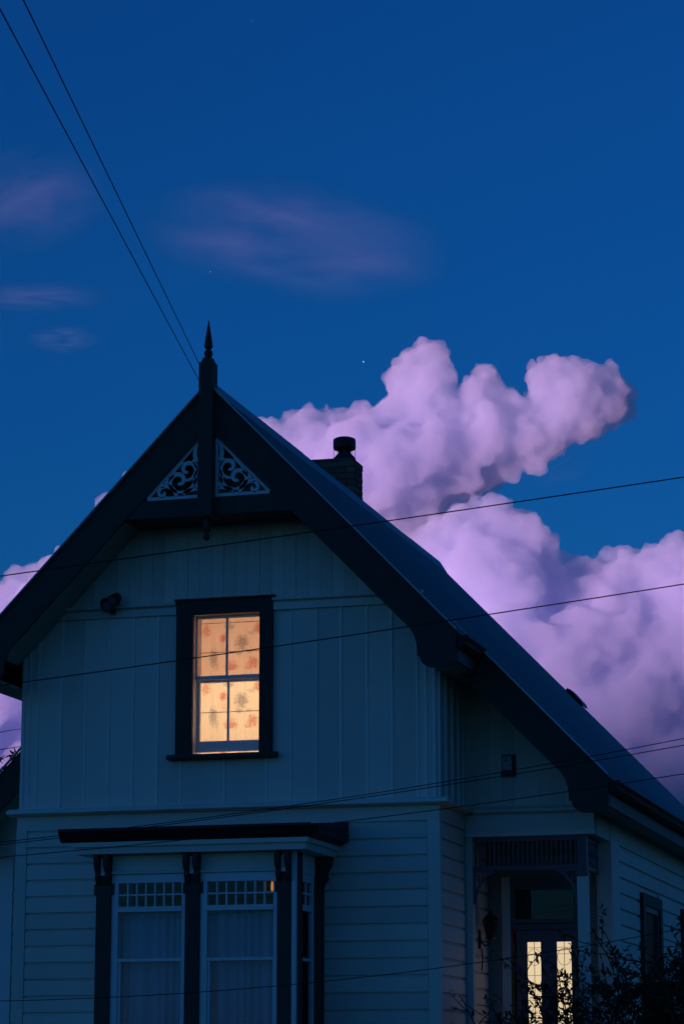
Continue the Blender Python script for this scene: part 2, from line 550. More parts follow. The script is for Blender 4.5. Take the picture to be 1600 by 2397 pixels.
BOARD = [(0.0, 0.0), (-0.030, 0.001), (-0.031, 0.008), (-0.029, 0.140), (-0.022, 0.150), (-0.008, 0.155), (-0.004, 0.162), (-0.004, 0.1725), (0.0, 0.1725)]


def boards_x(parent, xa, xb, y, z_top, z_bot=0.15):
    z = z_top - RV
    while z > z_bot - RV:
        MB().prism([(y - 0.001 + a, z + b) for a, b in BOARD], 'x', xa, xb).build('weatherboard', M['wall'], parent)
        z -= RV


def boards_y(parent, x, ya, yb, z_top, z_bot=0.15, sgn=1):
    z = z_top - RV
    while z > z_bot - RV:
        MB().prism([(x + sgn * (0.001 - a), z + b) for a, b in BOARD], 'y', ya, yb).build('weatherboard', M['wall'], parent)
        z -= RV


boards_x(gwall, W_L + 0.115, -3.42, 0, 4.23)
boards_x(gwall, -1.20, W_R - 0.105, 0, 4.23)
boards_x(gwall, -3.41, -1.21, 0, 4.23, 3.95)
for a, b in ((W_L - 0.012, W_L + 0.11), (W_R - 0.10, W_R + 0.018)):
    box('corner_board', M['wall'], gwall, a, b, -0.038, -0.001, 0.15, 4.231)

# right return of the wing
rw = MB().box(W_R - WT, W_R, WT + 0.001, 2.2, 0.0, 6.25).build('return_wall', M['wall'], house)
boards_y(rw, W_R, 0.05, 1.06, 4.23)
boards_y(rw, W_R, 1.16, 2.16, 4.15)
box('corner_board', M['wall'], rw, W_R + 0.001, W_R + 0.03, -0.036, 0.045, 0.15, 4.231)
for y in (0.03, 0.33, 0.62, 0.90, 1.11):
    MB().prism([(W_R + 0.001, y - 0.019), (W_R + 0.001, y + 0.019), (W_R + 0.032, y + 0.013), (W_R + 0.032, y - 0.013)], 'z', 4.467, 5.775).build('batten', M['batten'], rw)
MB().prism([(W_R + a, b) for a, b in ((0.001, 4.385), (0.06, 4.388), (0.065, 4.402), (0.125, 4.402), (0.135, 4.412), (0.135, 4.43), (0.12, 4.44), (0.03, 4.468), (0.001, 4.47))], 'y', 0.002, 1.10).build('drip_ledge', M['wall'], rw)
box('frieze_board', M['wall'], rw, W_R + 0.001, W_R + 0.028, -0.028, 1.12, 4.232, 4.383)
# left return of the wing
lw = MB().box(W_L, W_L + WT, WT + 0.001, 2.9, 0.0, 6.2).build('return_wall', M['wall'], house)
boards_y(lw, W_L, 0.05, 2.85, 4.38, sgn=-1)

# attic wall above the porch, set back behind the wing
YP = 1.15
pw = MB().prism(clip_top(W_R + 0.001, S_R, 4.16, 0.10), 'y', YP, YP + WT).build('porch_gable_wall', M['wall'], house)
i = 0
x = 0.03
while x < S_R - 0.02:
    MB().prism(clip_top(x, min(x + 0.1335, S_R), 4.47, 0.12), 'y', YP - 0.012 - 0.0015 * (i % 2), YP - 0.0005).build('lining_board', M['wall'], pw)
    x += 0.135
    i += 1
MB().prism([(YP + a, b) for a, b in ((-0.001, 4.385), (-0.05, 4.388), (-0.055, 4.402), (-0.10, 4.402), (-0.11, 4.43), (-0.03, 4.458), (-0.001, 4.46))], 'x', W_R + 0.10, S_R + 0.05).build('drip_ledge', M['wall'], pw)
box('porch_beam', M['wall'], pw, W_R + 0.03, S_R + 0.02, YP - 0.03, YP - 0.001, 4.155, 4.384)
box('porch_beam', M['wall'], pw, S_R - 0.12, S_R + 0.018, YP + WT + 0.001, 2.08, 4.155, 4.384)
box('porch_beam', M['sash'], pw, W_R + 0.03, S_R + 0.03, YP - 0.045, YP - 0.031, 4.152, 4.185)

# side wall and left front wall of the main body
sw = MB().box(S_R - WT, S_R, 2.09, BACK, 0.0, 4.9).build('side_wall', M['wall'], house)
boards_y(sw, S_R, 2.56, 4.0 - 0.10, 4.16)
boards_y(sw, S_R, 5.36, 7.0, 4.16)
boards_y(sw, S_R, 8.5, BACK, 4.16)
for ya, yb in ((3.9, 5.36), (7.0, 8.5)):
    z = 4.16 - 2 * RV
    boards_y(sw, S_R, ya + 0.001, yb - 0.001, 4.16, z + 0.01)
box('corner_board', M['wall'], sw, S_R + 0.001, S_R + 0.035, 2.08, 2.55, 0.15, 4.16)
box('corner_board', M['wall'], sw, S_R - 0.11, S_R + 0.034, 2.05, 2.079, 0.15, 4.16)
box('frieze_board', M['wall'], sw, S_R + 0.001, S_R + 0.028, 2.081, BACK, 4.161, 4.384)
lf = MB().prism(clip_top(S_L, W_L - 0.001, 0.0, 0.1), 'y', 2.9, 2.9 + WT).build('side_bay_wall', M['wall'], house)
boards_x(lf, S_L + 0.23, W_L - 0.02, 2.9, 4.2)
box('corner_board', M['sash'], lf, S_L - 0.01, S_L + 0.22, 2.86, 2.899, 0.15, 4.2)
box('frieze_board', M['wall'], lf, S_L - 0.01, W_L - 0.01, 2.87, 2.899, 4.21, 4.4)
ls = MB().box(S_L, S_L + WT, 2.9 + WT + 0.001, BACK, 0.0, 4.9).build('side_wall', M['wall'], house)
boards_y(ls, S_L, 3.05, BACK, 4.3, sgn=-1)
MB().prism(clip_top(S_L, S_R, 0.0, 0.1), 'y', BACK - WT, BACK - 0.001).build('rear_wall', M['wall'], house)

# --- attic window ----------------------------------------------------------
win = MB()
win.prism([(-2.848, 4.985), (-2.662, 4.985), (-2.662, 6.495), (-1.915, 6.495), (-1.915, 4.985), (-1.772, 4.985), (-1.772, 6.648), (-2.848, 6.648)], 'y', -0.055, -0.014)
win = win.build('attic_window', M['trim'], house)
MB().prism([(0.02, 4.935), (-0.13, 4.935), (-0.14, 4.95), (-0.13, 4.985), (0.02, 5.0)], 'x', -2.915, -1.715).build('sill', M['trim'], win)
MB().prism([(-0.014, 6.649), (-0.075, 6.649), (-0.085, 6.665), (-0.014, 6.68)], 'x', -2.87, -1.75).build('head_moulding', M['trim'], win)
jb = MB()
jb.prism([(-2.669, 5.002), (-2.661, 5.002), (-2.661, 6.494), (-1.916, 6.494), (-1.916, 5.002), (-1.908, 5.002), (-1.908, 6.504), (-2.669, 6.504)], 'y', -0.01, 0.235)
jb.build('jamb_lining', M['sash'], win)


def sash(y, x0, x1, z0, z1, st, rt, rb, mun, glass, name_parent):
    s = MB()
    s.box(x0, x0 + st, y, y + 0.04, z0, z1)
    s.box(x1 - st, x1, y, y + 0.04, z0, z1)
    s.box(x0 + st, x1 - st, y, y + 0.04, z0, z0 + rb)
    s.box(x0 + st, x1 - st, y, y + 0.04, z1 - rt, z1)
    s.build('sash', M['sash'], name_parent)
    n = len(mun) + 1
    xs = [x0 + st] + [m for m in mun] + [x1 - st]
    for m_ in mun:
        box('glazing_bar', M['sash'], name_parent, m_ - 0.011, m_ + 0.011, y + 0.008, y + 0.035, z0 + rb, z1 - rt)
    for i in range(n):
        a = xs[i] + (0.011 if i else 0)
        b = xs[i + 1] - (0.011 if i < n - 1 else 0)
        box('pane', M[glass], name_parent, a, b, y + 0.02, y + 0.024, z0 + rb, z1 - rt)


sash(0.05, -2.660, -1.917, 5.80, 6.493, 0.016, 0.03, 0.042, [-2.315], 'tintglass', win)
sash(0.096, -2.660, -1.917, 5.03, 5.820, 0.034, 0.045, 0.115, [-2.31], 'clear', win)

# printed blind, lit by the lamp in the room
bm_ = bpy.data.materials.new('floral blind lit from the room')
bm_.use_nodes = True
n, k = bm_.node_tree, bm_.node_tree.links.new
n.nodes.clear()
out = n.nodes.new('ShaderNodeOutputMaterial')
em = n.nodes.new('ShaderNodeBsdfTranslucent')
tc = n.nodes.new('ShaderNodeTexCoord')
sp = n.nodes.new('ShaderNodeSeparateXYZ')
k(tc.outputs['Object'], sp.inputs[0])
wr = n.nodes.new('ShaderNodeMath')
wr.operation = 'WRAP'
wr.inputs[1].default_value = 0.63
wr.inputs[2].default_value = 0.0
zs = n.nodes.new('ShaderNodeMath')
zs.operation = 'SUBTRACT'
zs.inputs[1].default_value = 0.285
k(sp.outputs['Z'], zs.inputs[0])
k(zs.outputs[0], wr.inputs[0])
cb = n.nodes.new('ShaderNodeCombineXYZ')
k(sp.outputs['X'], cb.inputs['X'])
k(wr.outputs[0], cb.inputs['Z'])
nz = n.nodes.new('ShaderNodeTexNoise')
nz.inputs['Scale'].default_value = 34
nz.inputs['Detail'].default_value = 4
k(cb.outputs[0], nz.inputs[0])


def math_(op, a, b=None, c=None):
    q = n.nodes.new('ShaderNodeMath')
    q.operation = op
    for i, v in enumerate((a, b, c)):
        if v is None:
            continue
        if isinstance(v, (int, float)):
            q.inputs[i].default_value = v
        else:
            k(v, q.inputs[i])
    return q.outputs[0]


def spots(lst):
    tot = None
    for sx, sz, rx_, rz_, a in lst:
        dx = math_('DIVIDE', math_('SUBTRACT', sp.outputs['X'], sx), rx_ * 1.2)
        dz = math_('DIVIDE', math_('SUBTRACT', wr.outputs[0], sz), rz_ * 1.2)
        d2 = math_('ADD', math_('MULTIPLY', dx, dx), math_('MULTIPLY', dz, dz))
        d2 = math_('ADD', d2, math_('MULTIPLY', math_('SUBTRACT', nz.outputs[0], 0.5), 2.6))
        g_ = math_('MULTIPLY', math_('SUBTRACT', 1.0, math_('SMOOTH_MIN', math_('MAXIMUM', d2, 0.0), 1.0, 0.3)), a)
        tot = g_ if tot is None else math_('MAXIMUM', tot, g_)
    return math_('MINIMUM', math_('MAXIMUM', tot, 0.0), 1.0)


red = spots([(-0.275, 0.44, 0.05, 0.07, 0.75), (-0.085, 0.35, 0.042, 0.055, 1.0), (0.31, 0.45, 0.05, 0.06, 0.9), (0.0, 0.02, 0.075, 0.085, 0.85), (0.25, 0.07, 0.06, 0.07, 0.8), (-0.06, 0.24, 0.05, 0.05, 0.35), (0.19, 0.015, 0.03, 0.04, 0.5)])
gry = spots([(0.125, 0.30, 0.075, 0.085, 0.85), (-0.195, 0.14, 0.045, 0.10, 0.8), (-0.015, 0.475, 0.06, 0.03, 0.7), (0.09, 0.19, 0.04, 0.03, 0.6), (-0.16, 0.06, 0.02, 0.05, 0.6), (0.24, 0.40, 0.06, 0.025, 0.4), (0.21, 0.19, 0.03, 0.02, 0.5)])
weave = n.nodes.new('ShaderNodeTexNoise')
weave.inputs['Scale'].default_value = 3.5
k(tc.outputs['Object'], weave.inputs[0])
cloth = n.nodes.new('ShaderNodeMix')
cloth.data_type = 'RGBA'
cloth.inputs[6].default_value = (0.80, 0.70, 0.58, 1)
cloth.inputs[7].default_value = (0.88, 0.80, 0.70, 1)
k(weave.outputs[0], cloth.inputs[0])
m1 = n.nodes.new('ShaderNodeMix')
m1.data_type = 'RGBA'
m1.inputs[7].default_value = (0.62, 0.26, 0.20, 1)
k(red, m1.inputs[0])
k(cloth.outputs[2], m1.inputs[6])
m2 = n.nodes.new('ShaderNodeMix')
m2.data_type = 'RGBA'
m2.inputs[7].default_value = (0.30, 0.30, 0.30, 1)
k(gry, m2.inputs[0])
k(m1.outputs[2], m2.inputs[6])
k(m2.outputs[2], em.inputs[0])
k(em.outputs[0], out.inputs[0])
room = MB()
for d in ((-3.5, -1.1, 2.3, 2.33, 4.75, 6.75), (-3.53, -3.5, WT + 0.002, 2.33, 4.75, 6.75), (-1.1, -1.07, WT + 0.002, 2.33, 4.75, 6.75), (-3.5, -1.1, WT + 0.002, 2.3, 4.72, 4.75), (-3.5, -1.1, WT + 0.002, 2.3, 6.75, 6.78)):
    room.box(*d)
room.build('attic_room', paint('room paint', (0.62, 0.52, 0.40), 0.8, 0.08), house)
ld = bpy.data.lights.new('attic_lamp', 'POINT')
ld.energy = 46
ld.color = (1.0, 0.77, 0.54)
ld.shadow_soft_size = 0.12
lo = bpy.data.objects.new('attic_lamp', ld)
lo.location = (-2.25, 1.6, 5.75)
C.objects.link(lo)
bl = MB().add([(-0.40 + 0.8 * i / 40, 0.006 * math.sin(i * 0.55) + 0.003 * math.sin(i * 1.9), zz) for i in range(41) for zz in (-0.02, 1.54)], [(2 * i, 2 * i + 2, 2 * i + 3, 2 * i + 1) for i in range(40)]).build('fabric_blind', bm_, None, loc=(-2.33, 0.245, 5.01))
tag(bl, 'glowing cream floral blind drawn down behind the attic window', 'blind')
for z in (0.46, 0.79, 1.11, 1.43):
    box('blind_seam', M['soffit'], bl, -0.40, 0.40, -0.014, -0.010, z, z + 0.007)

# --- bay window ------------------------------------------------------------
BY, BX0, BX1 = -1.0, -3.36, -1.22
bay = MB()
bay.box(BX0, BX1, BY + 0.03, -0.024, 0.2, 1.55)
bay = bay.build('bay_window', M['wall'], house)
box('head_beam', M['wall'], bay, BX0 + 0.032, BX1 - 0.092, BY + 0.092, -0.032, 3.70, 3.858)
box('room_dark_sheet', M['dark'], bay, BX0 + 0.05, BX1 - 0.05, -0.06, -0.03, 1.56, 3.69)  # sheet coloured dark in place of the shade inside the bay
# roof of the bay with gutter and bed mould
GX0, GX1 = -3.62, -1.0
MB().prism([(-0.03, 4.228), (-1.13, 4.12), (-1.13, 4.02), (-0.03, 4.02)], 'x', GX0 + 0.07, GX1 + 0.06).build('bay_roof', M['trim'], bay)
gp = [(0.0, 4.105), (-0.115, 4.118), (-0.125, 4.09), (-0.10, 4.06), (-0.08, 4.02), (-0.05, 3.992), (0.0, 3.985)]
MB().prism([(-1.135 + a, b) for a, b in gp], 'x', GX0 - 0.05, GX1 + 0.0).build('gutter', M['gutter'], bay)
for sgn, xx in ((1, GX1 - 0.055), (-1, GX0 + 0.065)):
    MB().prism([(xx - sgn * a, b) for a, b in gp], 'y', -1.17, -0.03).build('gutter', M['gutter'], bay)
BF0, BF1 = BX0 - 0.16, BX1 + 0.15
for z0, z1, o in ((3.865, 3.985, 0.0), (3.935, 3.984, 0.03)):
    MB().prism([(BF0 - o, -1.15 - o), (BF1 + o, -1.15 - o), (BF1 + o, -0.03), (BF0 - o, -0.03)], 'z', z0 + (0.001 if o else 0), z1 - (0.002 if o else 0)).build('bed_mould', M['wall'], bay)
# pilasters
for a, b, yy in ((BX0 + 0.03, -3.17, BY), (-2.372, -2.218, BY), (-1.402, -1.255, BY)):
    box('pilaster', M['trim'], bay, a, b, yy - 0.03, yy + 0.09, 1.5, 3.86)
    c = (a + b) / 2
    # scrolled bracket on the pilaster head
    prof = [(BY - 0.031, 3.86), (BY - 0.13, 3.86), (BY - 0.135, 3.78), (BY - 0.115, 3.72), (BY - 0.075, 3.68), (BY - 0.085, 3.64), (BY - 0.07, 3.60), (BY - 0.031, 3.55)]
    for q in (-0.052, 0.052):
        MB().prism(prof, 'x', c + q - 0.025, c + q + 0.025).build('bracket', M['trim'], bay)
    box('bracket_block', M['sash'], bay, c - 0.024, c + 0.024, BY - 0.06, BY - 0.032, 3.655, 3.83)
    for q in (a - 0.028, b + 0.001):
        MB().prism([(q, 3.46), (q + 0.027, 3.46), (q + 0.027, 3.58), (q, 3.56)], 'y', BY - 0.02, BY + 0.04).build('pilaster_ear', M['trim'], bay)
box('corner_bead', M['sash'], bay, -1.254, -1.208, BY - 0.025, BY + 0.02, 1.5, 3.859)
# side light
box('pilaster', M['trim'], bay, BX1 - 0.09, BX1 + 0.004, BY + 0.021, -0.76, 1.5, 3.859)
box('pilaster', M['trim'], bay, BX1 - 0.09, BX1 + 0.012, -0.27, -0.024, 1.5, 3.859)
prof = [(BX1 + 0.013, 3.86), (BX1 + 0.13, 3.86), (BX1 + 0.12, 3.78), (BX1 + 0.07, 3.70), (BX1 + 0.08, 3.64), (BX1 + 0.013, 3.55)]
for q in (-0.22, -0.10):
    MB().prism(prof, 'y', q - 0.03, q + 0.03).build('bracket', M['trim'], bay)
sl = MB()
sl.box(BX1 - 0.06, BX1 - 0.02, -0.755, -0.70, 1.55, 3.66)
sl.box(BX1 - 0.06, BX1 - 0.02, -0.345, -0.275, 1.55, 3.66)
for z0, z1 in ((3.58, 3.66), (3.29, 3.35), (2.79, 2.82), (1.55, 1.65)):
    sl.box(BX1 - 0.06, BX1 - 0.02, -0.699, -0.346, z0, z1)
sl.build('sash', M['sash'], bay)
box('glazing_bar', M['sash'], bay, BX1 - 0.05, BX1 - 0.025, -0.535, -0.515, 3.351, 3.579)
box('glazing_bar', M['sash'], bay, BX1 - 0.051, BX1 - 0.026, -0.698, -0.347, 3.455, 3.475)
for ya, yb, za, zb in ((-0.698, -0.536, 3.351, 3.454), (-0.514, -0.347, 3.351, 3.454), (-0.698, -0.536, 3.476, 3.579), (-0.514, -0.347, 3.476, 3.579), (-0.698, -0.347, 2.821, 3.289), (-0.698, -0.347, 1.651, 2.789)):
    box('pane', M['glass'], bay, BX1 - 0.042, BX1 - 0.038, ya, yb, za, zb)
box('head_panel', M['wall'], bay, BX1 - 0.06, BX1 - 0.012, -0.758, -0.272, 3.661, 3.859)
# left side of the bay, away from the camera
box('side_panel', M['wall'], bay, BX0, BX0 + 0.03, BY + 0.03, -0.024, 1.551, 3.699)

# front lights: fourteen small panes over a double-hung pair
for xa, xb in ((-3.169, -2.373), (-2.217, -1.403)):
    y0, y1 = BY - 0.005, BY + 0.055
    fr = MB()
    fr.box(xa, xa + 0.07, y0, y1, 1.55, 3.66)
    fr.box(xb - 0.045, xb, y0, y1, 1.55, 3.66)
    fr.box(xa + 0.07, xb - 0.045, y0, y1, 3.575, 3.66)
    fr.box(xa + 0.07, xb - 0.045, y0 - 0.01, y1, 3.285, 3.337)
    fr.box(xa + 0.07, xb - 0.045, y0 + 0.01, y1, 1.55, 1.66)
    fr.build('window_frame', M['sash'], bay)
    box('head_panel', M['wall'], bay, xa, xb, BY, BY + 0.05, 3.661, 3.859)
    MB().prism([(BY - 0.001, 3.662), (BY - 0.03, 3.668), (BY - 0.03, 3.69), (BY - 0.001, 3.70)], 'x', xa, xb).build('head_moulding', M['wall'], bay)
    a, b = xa + 0.07, xb - 0.045
    w = (b - a) / 7
    for j in range(1, 7):
        box('glazing_bar', M['sash'], bay, a + j * w - 0.008, a + j * w + 0.008, y0 + 0.012, y1 - 0.012, 3.3371, 3.5749)
    box('glazing_bar', M['sash'], bay, a + 0.001, b - 0.001, y0 + 0.015, y1 - 0.015, 3.448, 3.464)
    for j in range(7):
        for za, zb in ((3.338, 3.447), (3.465, 3.574)):
            box('pane', M['glass'], bay, a + j * w + 0.009, a + (j + 1) * w - 0.009, y0 + 0.026, y0 + 0.03, za, zb)
    box('meeting_rail', M['sash'], bay, a + 0.0005, b - 0.0005, y0 + 0.006, y1, 2.787, 2.818)
    sl_ = MB()
    sl_.box(a + 0.0005, a + 0.03, y0 + 0.02, y1 + 0.01, 1.66, 2.786)
    sl_.box(b - 0.012, b - 0.0005, y0 + 0.02, y1 + 0.01, 1.66, 2.786)
    sl_.box(a + 0.03, b - 0.012, y0 + 0.02, y1 + 0.01, 1.6605, 1.70)
    sl_.build('sash', M['sash'], bay)
    box('pane', M['glass'], bay, a + 0.001, b - 0.001, y0 + 0.02, y0 + 0.024, 2.819, 3.284)
    box('pane', M['glass'], bay, a + 0.031, b - 0.013, y0 + 0.035, y0 + 0.039, 1.661, 2.786)
    MB().prism([(BY + 0.02, 1.50), (BY - 0.10, 1.49), (BY - 0.11, 1.51), (BY + 0.02, 1.55)], 'x', xa, xb).build('sill', M['sash'], bay)
# net curtains gathered in folds
cl = ('sheer net curtain behind the bay light left of the central pilaster', 'sheer net curtain behind the bay light right of the central pilaster')
for idx, (xa, xb) in enumerate(((-3.12, -2.39), (-2.17, -1.42))):
    n_ = 150
    V, F = [], []
    ph = idx * 1.7
    for j in range(n_ + 1):
        u = j / n_
        xx = xa + (xb - xa) * u
        yy = 0.020 * math.sin(u * 46 + ph + 2.6 * math.sin(u * 8 + ph)) + 0.014 * math.sin(u * 17 + ph)
        V += [(xx, yy, 1.58), (xx, yy * 0.7, 3.30)]
    for j in range(n_):
        F.append((2 * j, 2 * j + 2, 2 * j + 3, 2 * j + 1))
    cu = MB().add(V, F).build('net_curtain', M['net'], None, smooth=True, loc=(0, BY + 0.10, 0))
    tag(cu, cl[idx], 'curtain', 'net curtains in the bay window')
lp = MB().lathe([(0.004, 0.0), (0.013, 0.012), (0.014, 0.06), (0.011, 0.085), (0.004, 0.10)], (0, 0, 0), 10).build('lamp_reflection', M['orange'], None, smooth=True, loc=(-1.487, BY + 0.075, 3.47))  # glowing bead standing in for a lamp's reflection in the pane
tag(lp, 'small orange lamp reflection in a top pane of the bay, made as a glowing bead', 'reflection')
box('bead_cord', M['metal'], lp, -0.002, 0.002, -0.002, 0.002, 0.10, 0.229)  # cord added to hold up the glowing bead

# --- porch ------------------------------------------------------------------
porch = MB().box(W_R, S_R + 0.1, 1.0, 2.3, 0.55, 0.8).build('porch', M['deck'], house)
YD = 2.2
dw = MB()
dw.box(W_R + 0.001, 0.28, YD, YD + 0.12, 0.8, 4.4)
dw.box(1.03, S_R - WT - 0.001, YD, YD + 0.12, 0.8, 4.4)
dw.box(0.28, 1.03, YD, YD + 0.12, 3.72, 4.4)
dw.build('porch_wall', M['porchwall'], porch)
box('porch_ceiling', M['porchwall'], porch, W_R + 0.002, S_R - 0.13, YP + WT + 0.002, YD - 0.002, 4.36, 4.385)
for a, b in ((0.185, 0.279), (1.031, 1.12)):
    box('door_casing', M['wall'], porch, a, b, YD - 0.03, YD - 0.001, 0.8, 3.80)
box('door_casing', M['door'], porch, 0.28, 1.03, YD - 0.03, YD - 0.001, 3.721, 3.80)
box('transom_pane', M['glass'], porch, 0.33, 0.98, YD + 0.04, YD + 0.046, 3.34, 3.66)
tf = MB()
tf.box(0.28, 0.33, YD, YD + 0.07, 3.23, 3.719)
tf.box(0.98, 1.03, YD, YD + 0.07, 3.23, 3.719)
tf.box(0.33, 0.98, YD, YD + 0.07, 3.66, 3.719)
tf.box(0.33, 0.98, YD - 0.02, YD + 0.07, 3.295, 3.339)
tf.box(0.33, 0.98, YD - 0.005, YD + 0.07, 3.225, 3.285)
tf.build('transom_frame', M['door'], porch)
box('hall_dark_sheet', M['dark'], porch, 0.2, 1.1, YD + 0.13, YD + 0.15, 3.3, 3.75)  # black sheet gives the hall's darkness behind the transom
dr = MB()
D0, D1, DT = 0.335, 1.025, 3.222
PX = ((0.453, 0.605), (0.781, 0.942))
cols = [D0, PX[0][0], PX[0][1], PX[1][0], PX[1][1], D1]
for j in (0, 2, 4):
    dr.box(cols[j], cols[j + 1], YD + 0.02, YD + 0.065, 0.82, DT)
for a, b in PX:
    dr.box(a, b, YD + 0.02, YD + 0.065, 3.093, DT)
    dr.box(a, b, YD + 0.02, YD + 0.065, 0.82, 1.75)
door = dr.build('front_door', M['door'], house)
for a, b in PX:
    box('glass_panel', M['doorglow'], door, a + 0.001, b - 0.001, YD + 0.045, YD + 0.05, 1.751, 3.092)
    cm = MB()
    c = (a + b) / 2
    cm.box(c - 0.0025, c + 0.0025, YD + 0.038, YD + 0.044, 1.752, 3.091)
    for z in (3.03, 2.96, 2.73, 2.30, 2.27, 2.05):
        cm.box(a + 0.002, b - 0.002, YD + 0.0385, YD + 0.0435, z, z + 0.004)
    cm.tube([(a + 0.004 + (b - a - 0.008) * (0.5 + 0.5 * math.cos(t)), YD + 0.041, 2.93 + 0.09 * math.sin(t)) for t in [math.pi * i / 12 for i in range(25)]], 0.0025, 5)
    cm.build('lead_came', M['metal'], door)
MB().lathe([(0.022, 0), (0.03, 0.02), (0.03, 0.04), (0.012, 0.055)], (0.38, YD - 0.03, 1.75), 12).build('door_knob', M['metal'], door)
# posts, valance and brackets
for a, b, ya, yb in ((-0.001 + 0.032, 0.10, YP - 0.02, YP + 0.09), (1.225, 1.335, YP - 0.015, YP + 0.095)):
    box('porch_post', M['wall'], porch, a, b, ya, yb, 0.8, 3.712 if a > 1 else 4.151)
po = MB()
po.box(1.215, 1.345, YP - 0.025, YP + 0.105, 3.7125, 3.75)
po.box(1.23, 1.33, YP - 0.01, YP + 0.09, 3.7505, 4.1505)
po.build('post_head', M['door'], porch)
for z0, z1 in ((4.10, 4.15), (3.80, 3.84)):
    box('valance_rail', M['door'], porch, 0.101, 1.229, YP + 0.01, YP + 0.05, z0, z1)
    box('valance_rail', M['door'], porch, 1.26, 1.30, YP + 0.106, 2.04, z0, z1)
for j in range(22):
    xx = 0.125 + j * 0.0515
    MB().lathe([(0.009, 0), (0.016, 0.05), (0.009, 0.12), (0.018, 0.13), (0.009, 0.14), (0.016, 0.21), (0.009, 0.26)], (xx, YP + 0.03, 3.84), 6).build('spindle', M['door'], porch)
for j in range(16):
    MB().lathe([(0.009, 0), (0.016, 0.05), (0.009, 0.12), (0.018, 0.13), (0.009, 0.14), (0.016, 0.21), (0.009, 0.26)], (1.28, YP + 0.14 + j * 0.0515, 3.84), 6).build('spindle', M['door'], porch)
for sgn, xx in ((1, 0.102), (-1, 1.224)):
    q = MB()
    U = lambda pts: [(xx + sgn * u, 3.798 - v) for u, v in pts]
    q.ribbon(U([(0.0, 0.012), (0.24, 0.012)]), 0.024, YP + 0.02, YP + 0.04)
    q.ribbon(U([(0.012, 0.0), (0.012, 0.36)]), 0.024, YP + 0.021, YP + 0.039)
    q.ribbon(U(bez((0.23, 0.01), (0.03, 0.08), (0.014, 0.35))), 0.03, YP + 0.022, YP + 0.038)
    q.ribbon(U(spiral(0.075, 0.085, 0.05, 0.012, 0, 4.5)), 0.022, YP + 0.023, YP + 0.037)
    q.build('fret_bracket', M['door'], porch)
porch['label'] = 'dark recessed entrance porch with turned spindle valance'

# --- side windows -----------------------------------------------------------
for ya, yb in ((3.93, 5.33), (7.03, 8.45)):
    x = S_R
    w = MB()
    w.prism([(ya, 1.5), (ya + 0.16, 1.5), (ya + 0.16, 3.60), (yb - 0.16, 3.60), (yb - 0.16, 1.5), (yb, 1.5), (yb, 3.73), (ya, 3.73)], 'x', x + 0.001, x + 0.07)
    w = w.build('side_window', M['trim'], house)
    s_ = MB()
    s_.box(x + 0.005, x + 0.045, ya + 0.161, ya + 0.22, 1.55, 3.599)
    s_.box(x + 0.005, x + 0.045, yb - 0.22, yb - 0.161, 1.55, 3.599)
    for z0, z1 in ((3.53, 3.599), (2.72, 2.77), (1.55, 1.64)):
        s_.box(x + 0.005, x + 0.045, ya + 0.2205, yb - 0.2205, z0, z1)
    s_.build('sash', M['door'], w)
    for z0, z1 in ((1.641, 2.719), (2.771, 3.529)):
        box('pane', M['glass'], w, x + 0.024, x + 0.028, ya + 0.2205, yb - 0.2205, z0, z1)
    box('sill', M['trim'], w, x + 0.001, x + 0.10, ya - 0.04, yb + 0.04, 1.44, 1.499)
    box('room_dark_sheet', M['dark'], w, x + 0.002, x + 0.004, ya + 0.161, yb - 0.161, 1.501, 3.599)  # dark sheet close behind the panes, standing in for an unlit room
    if ya < 5:
        n_ = 60
        V, F = [], []
        for j in range(n_ + 1):
            u = j / n_
            V += [(x + 0.016 + 0.004 * math.sin(u * 40), ya + 0.30 + 0.42 * u, 1.66), (x + 0.016 + 0.003 * math.sin(u * 40), ya + 0.24 + 0.10 * u, 3.50)]
        for j in range(n_):
            F.append((2 * j, 2 * j + 2, 2 * j + 3, 2 * j + 1))
        cu = MB().add(V, F).build('window_curtain', M['sash'], None, smooth=True)
        tag(cu, 'pale curtain pulled aside in the dark side window right of the porch', 'curtain')

# --- chimney -----------------------------------------------------------------
CX0, CX1, CY0, CY1, CZ = -3.45, -2.495, 5.80, 6.22, 9.56
chim = MB().box(CX0 + 0.012, CX1 - 0.012, CY0 + 0.012, CY1 - 0.012, 7.3, CZ - 0.012).build('chimney', M['mortar'], house)
BRK = MB().box(-0.111, 0.111, -0.02, 0.06, 0.0, 0.072)
bo = BRK.build('brick', M['brick'], chim)
bmesh_data = bo.data
first = True
rowi = 0
z = CZ - 0.084
while z > 7.95:
    off = 0.115 * (rowi % 2)
    xx = CX1 - 0.114 - off
    while xx > CX0:
        if z + 0.08 > rz(xx) - 0.02:
            o = bo if first else bpy.data.objects.new('brick', bmesh_data)
            if not first:
                C.objects.link(o)
                o.parent = chim
            first = False
            o.location = (xx, CY0 + 0.018 + random.uniform(-0.004, 0.004), z)
            o.rotation_euler = (0, 0, random.uniform(-0.015, 0.015))
        xx -= 0.23
    if off:
        o = bpy.data.objects.new('brick', bmesh_data)
        C.objects.link(o)
        o.parent = chim
        o.location = (CX1 - 0.055, CY0 + 0.018 + random.uniform(-0.003, 0.003), z)
        o.scale = (0.47, 1, 1)
    for yy, sc in (((0.235, 1.0), (0.384, 0.34)) if off else ((0.12, 1.0), (0.327, 0.86))):
        o = bpy.data.objects.new('brick', bmesh_data)
        C.objects.link(o)
        o.parent = chim
        o.location = (CX1 - 0.018 + random.uniform(-0.003, 0.003), CY0 + yy, z)
        o.scale = (sc, 1, 1)
        o.rotation_euler = (0, 0, math.pi / 2)
    z -= 0.0842
    rowi += 1
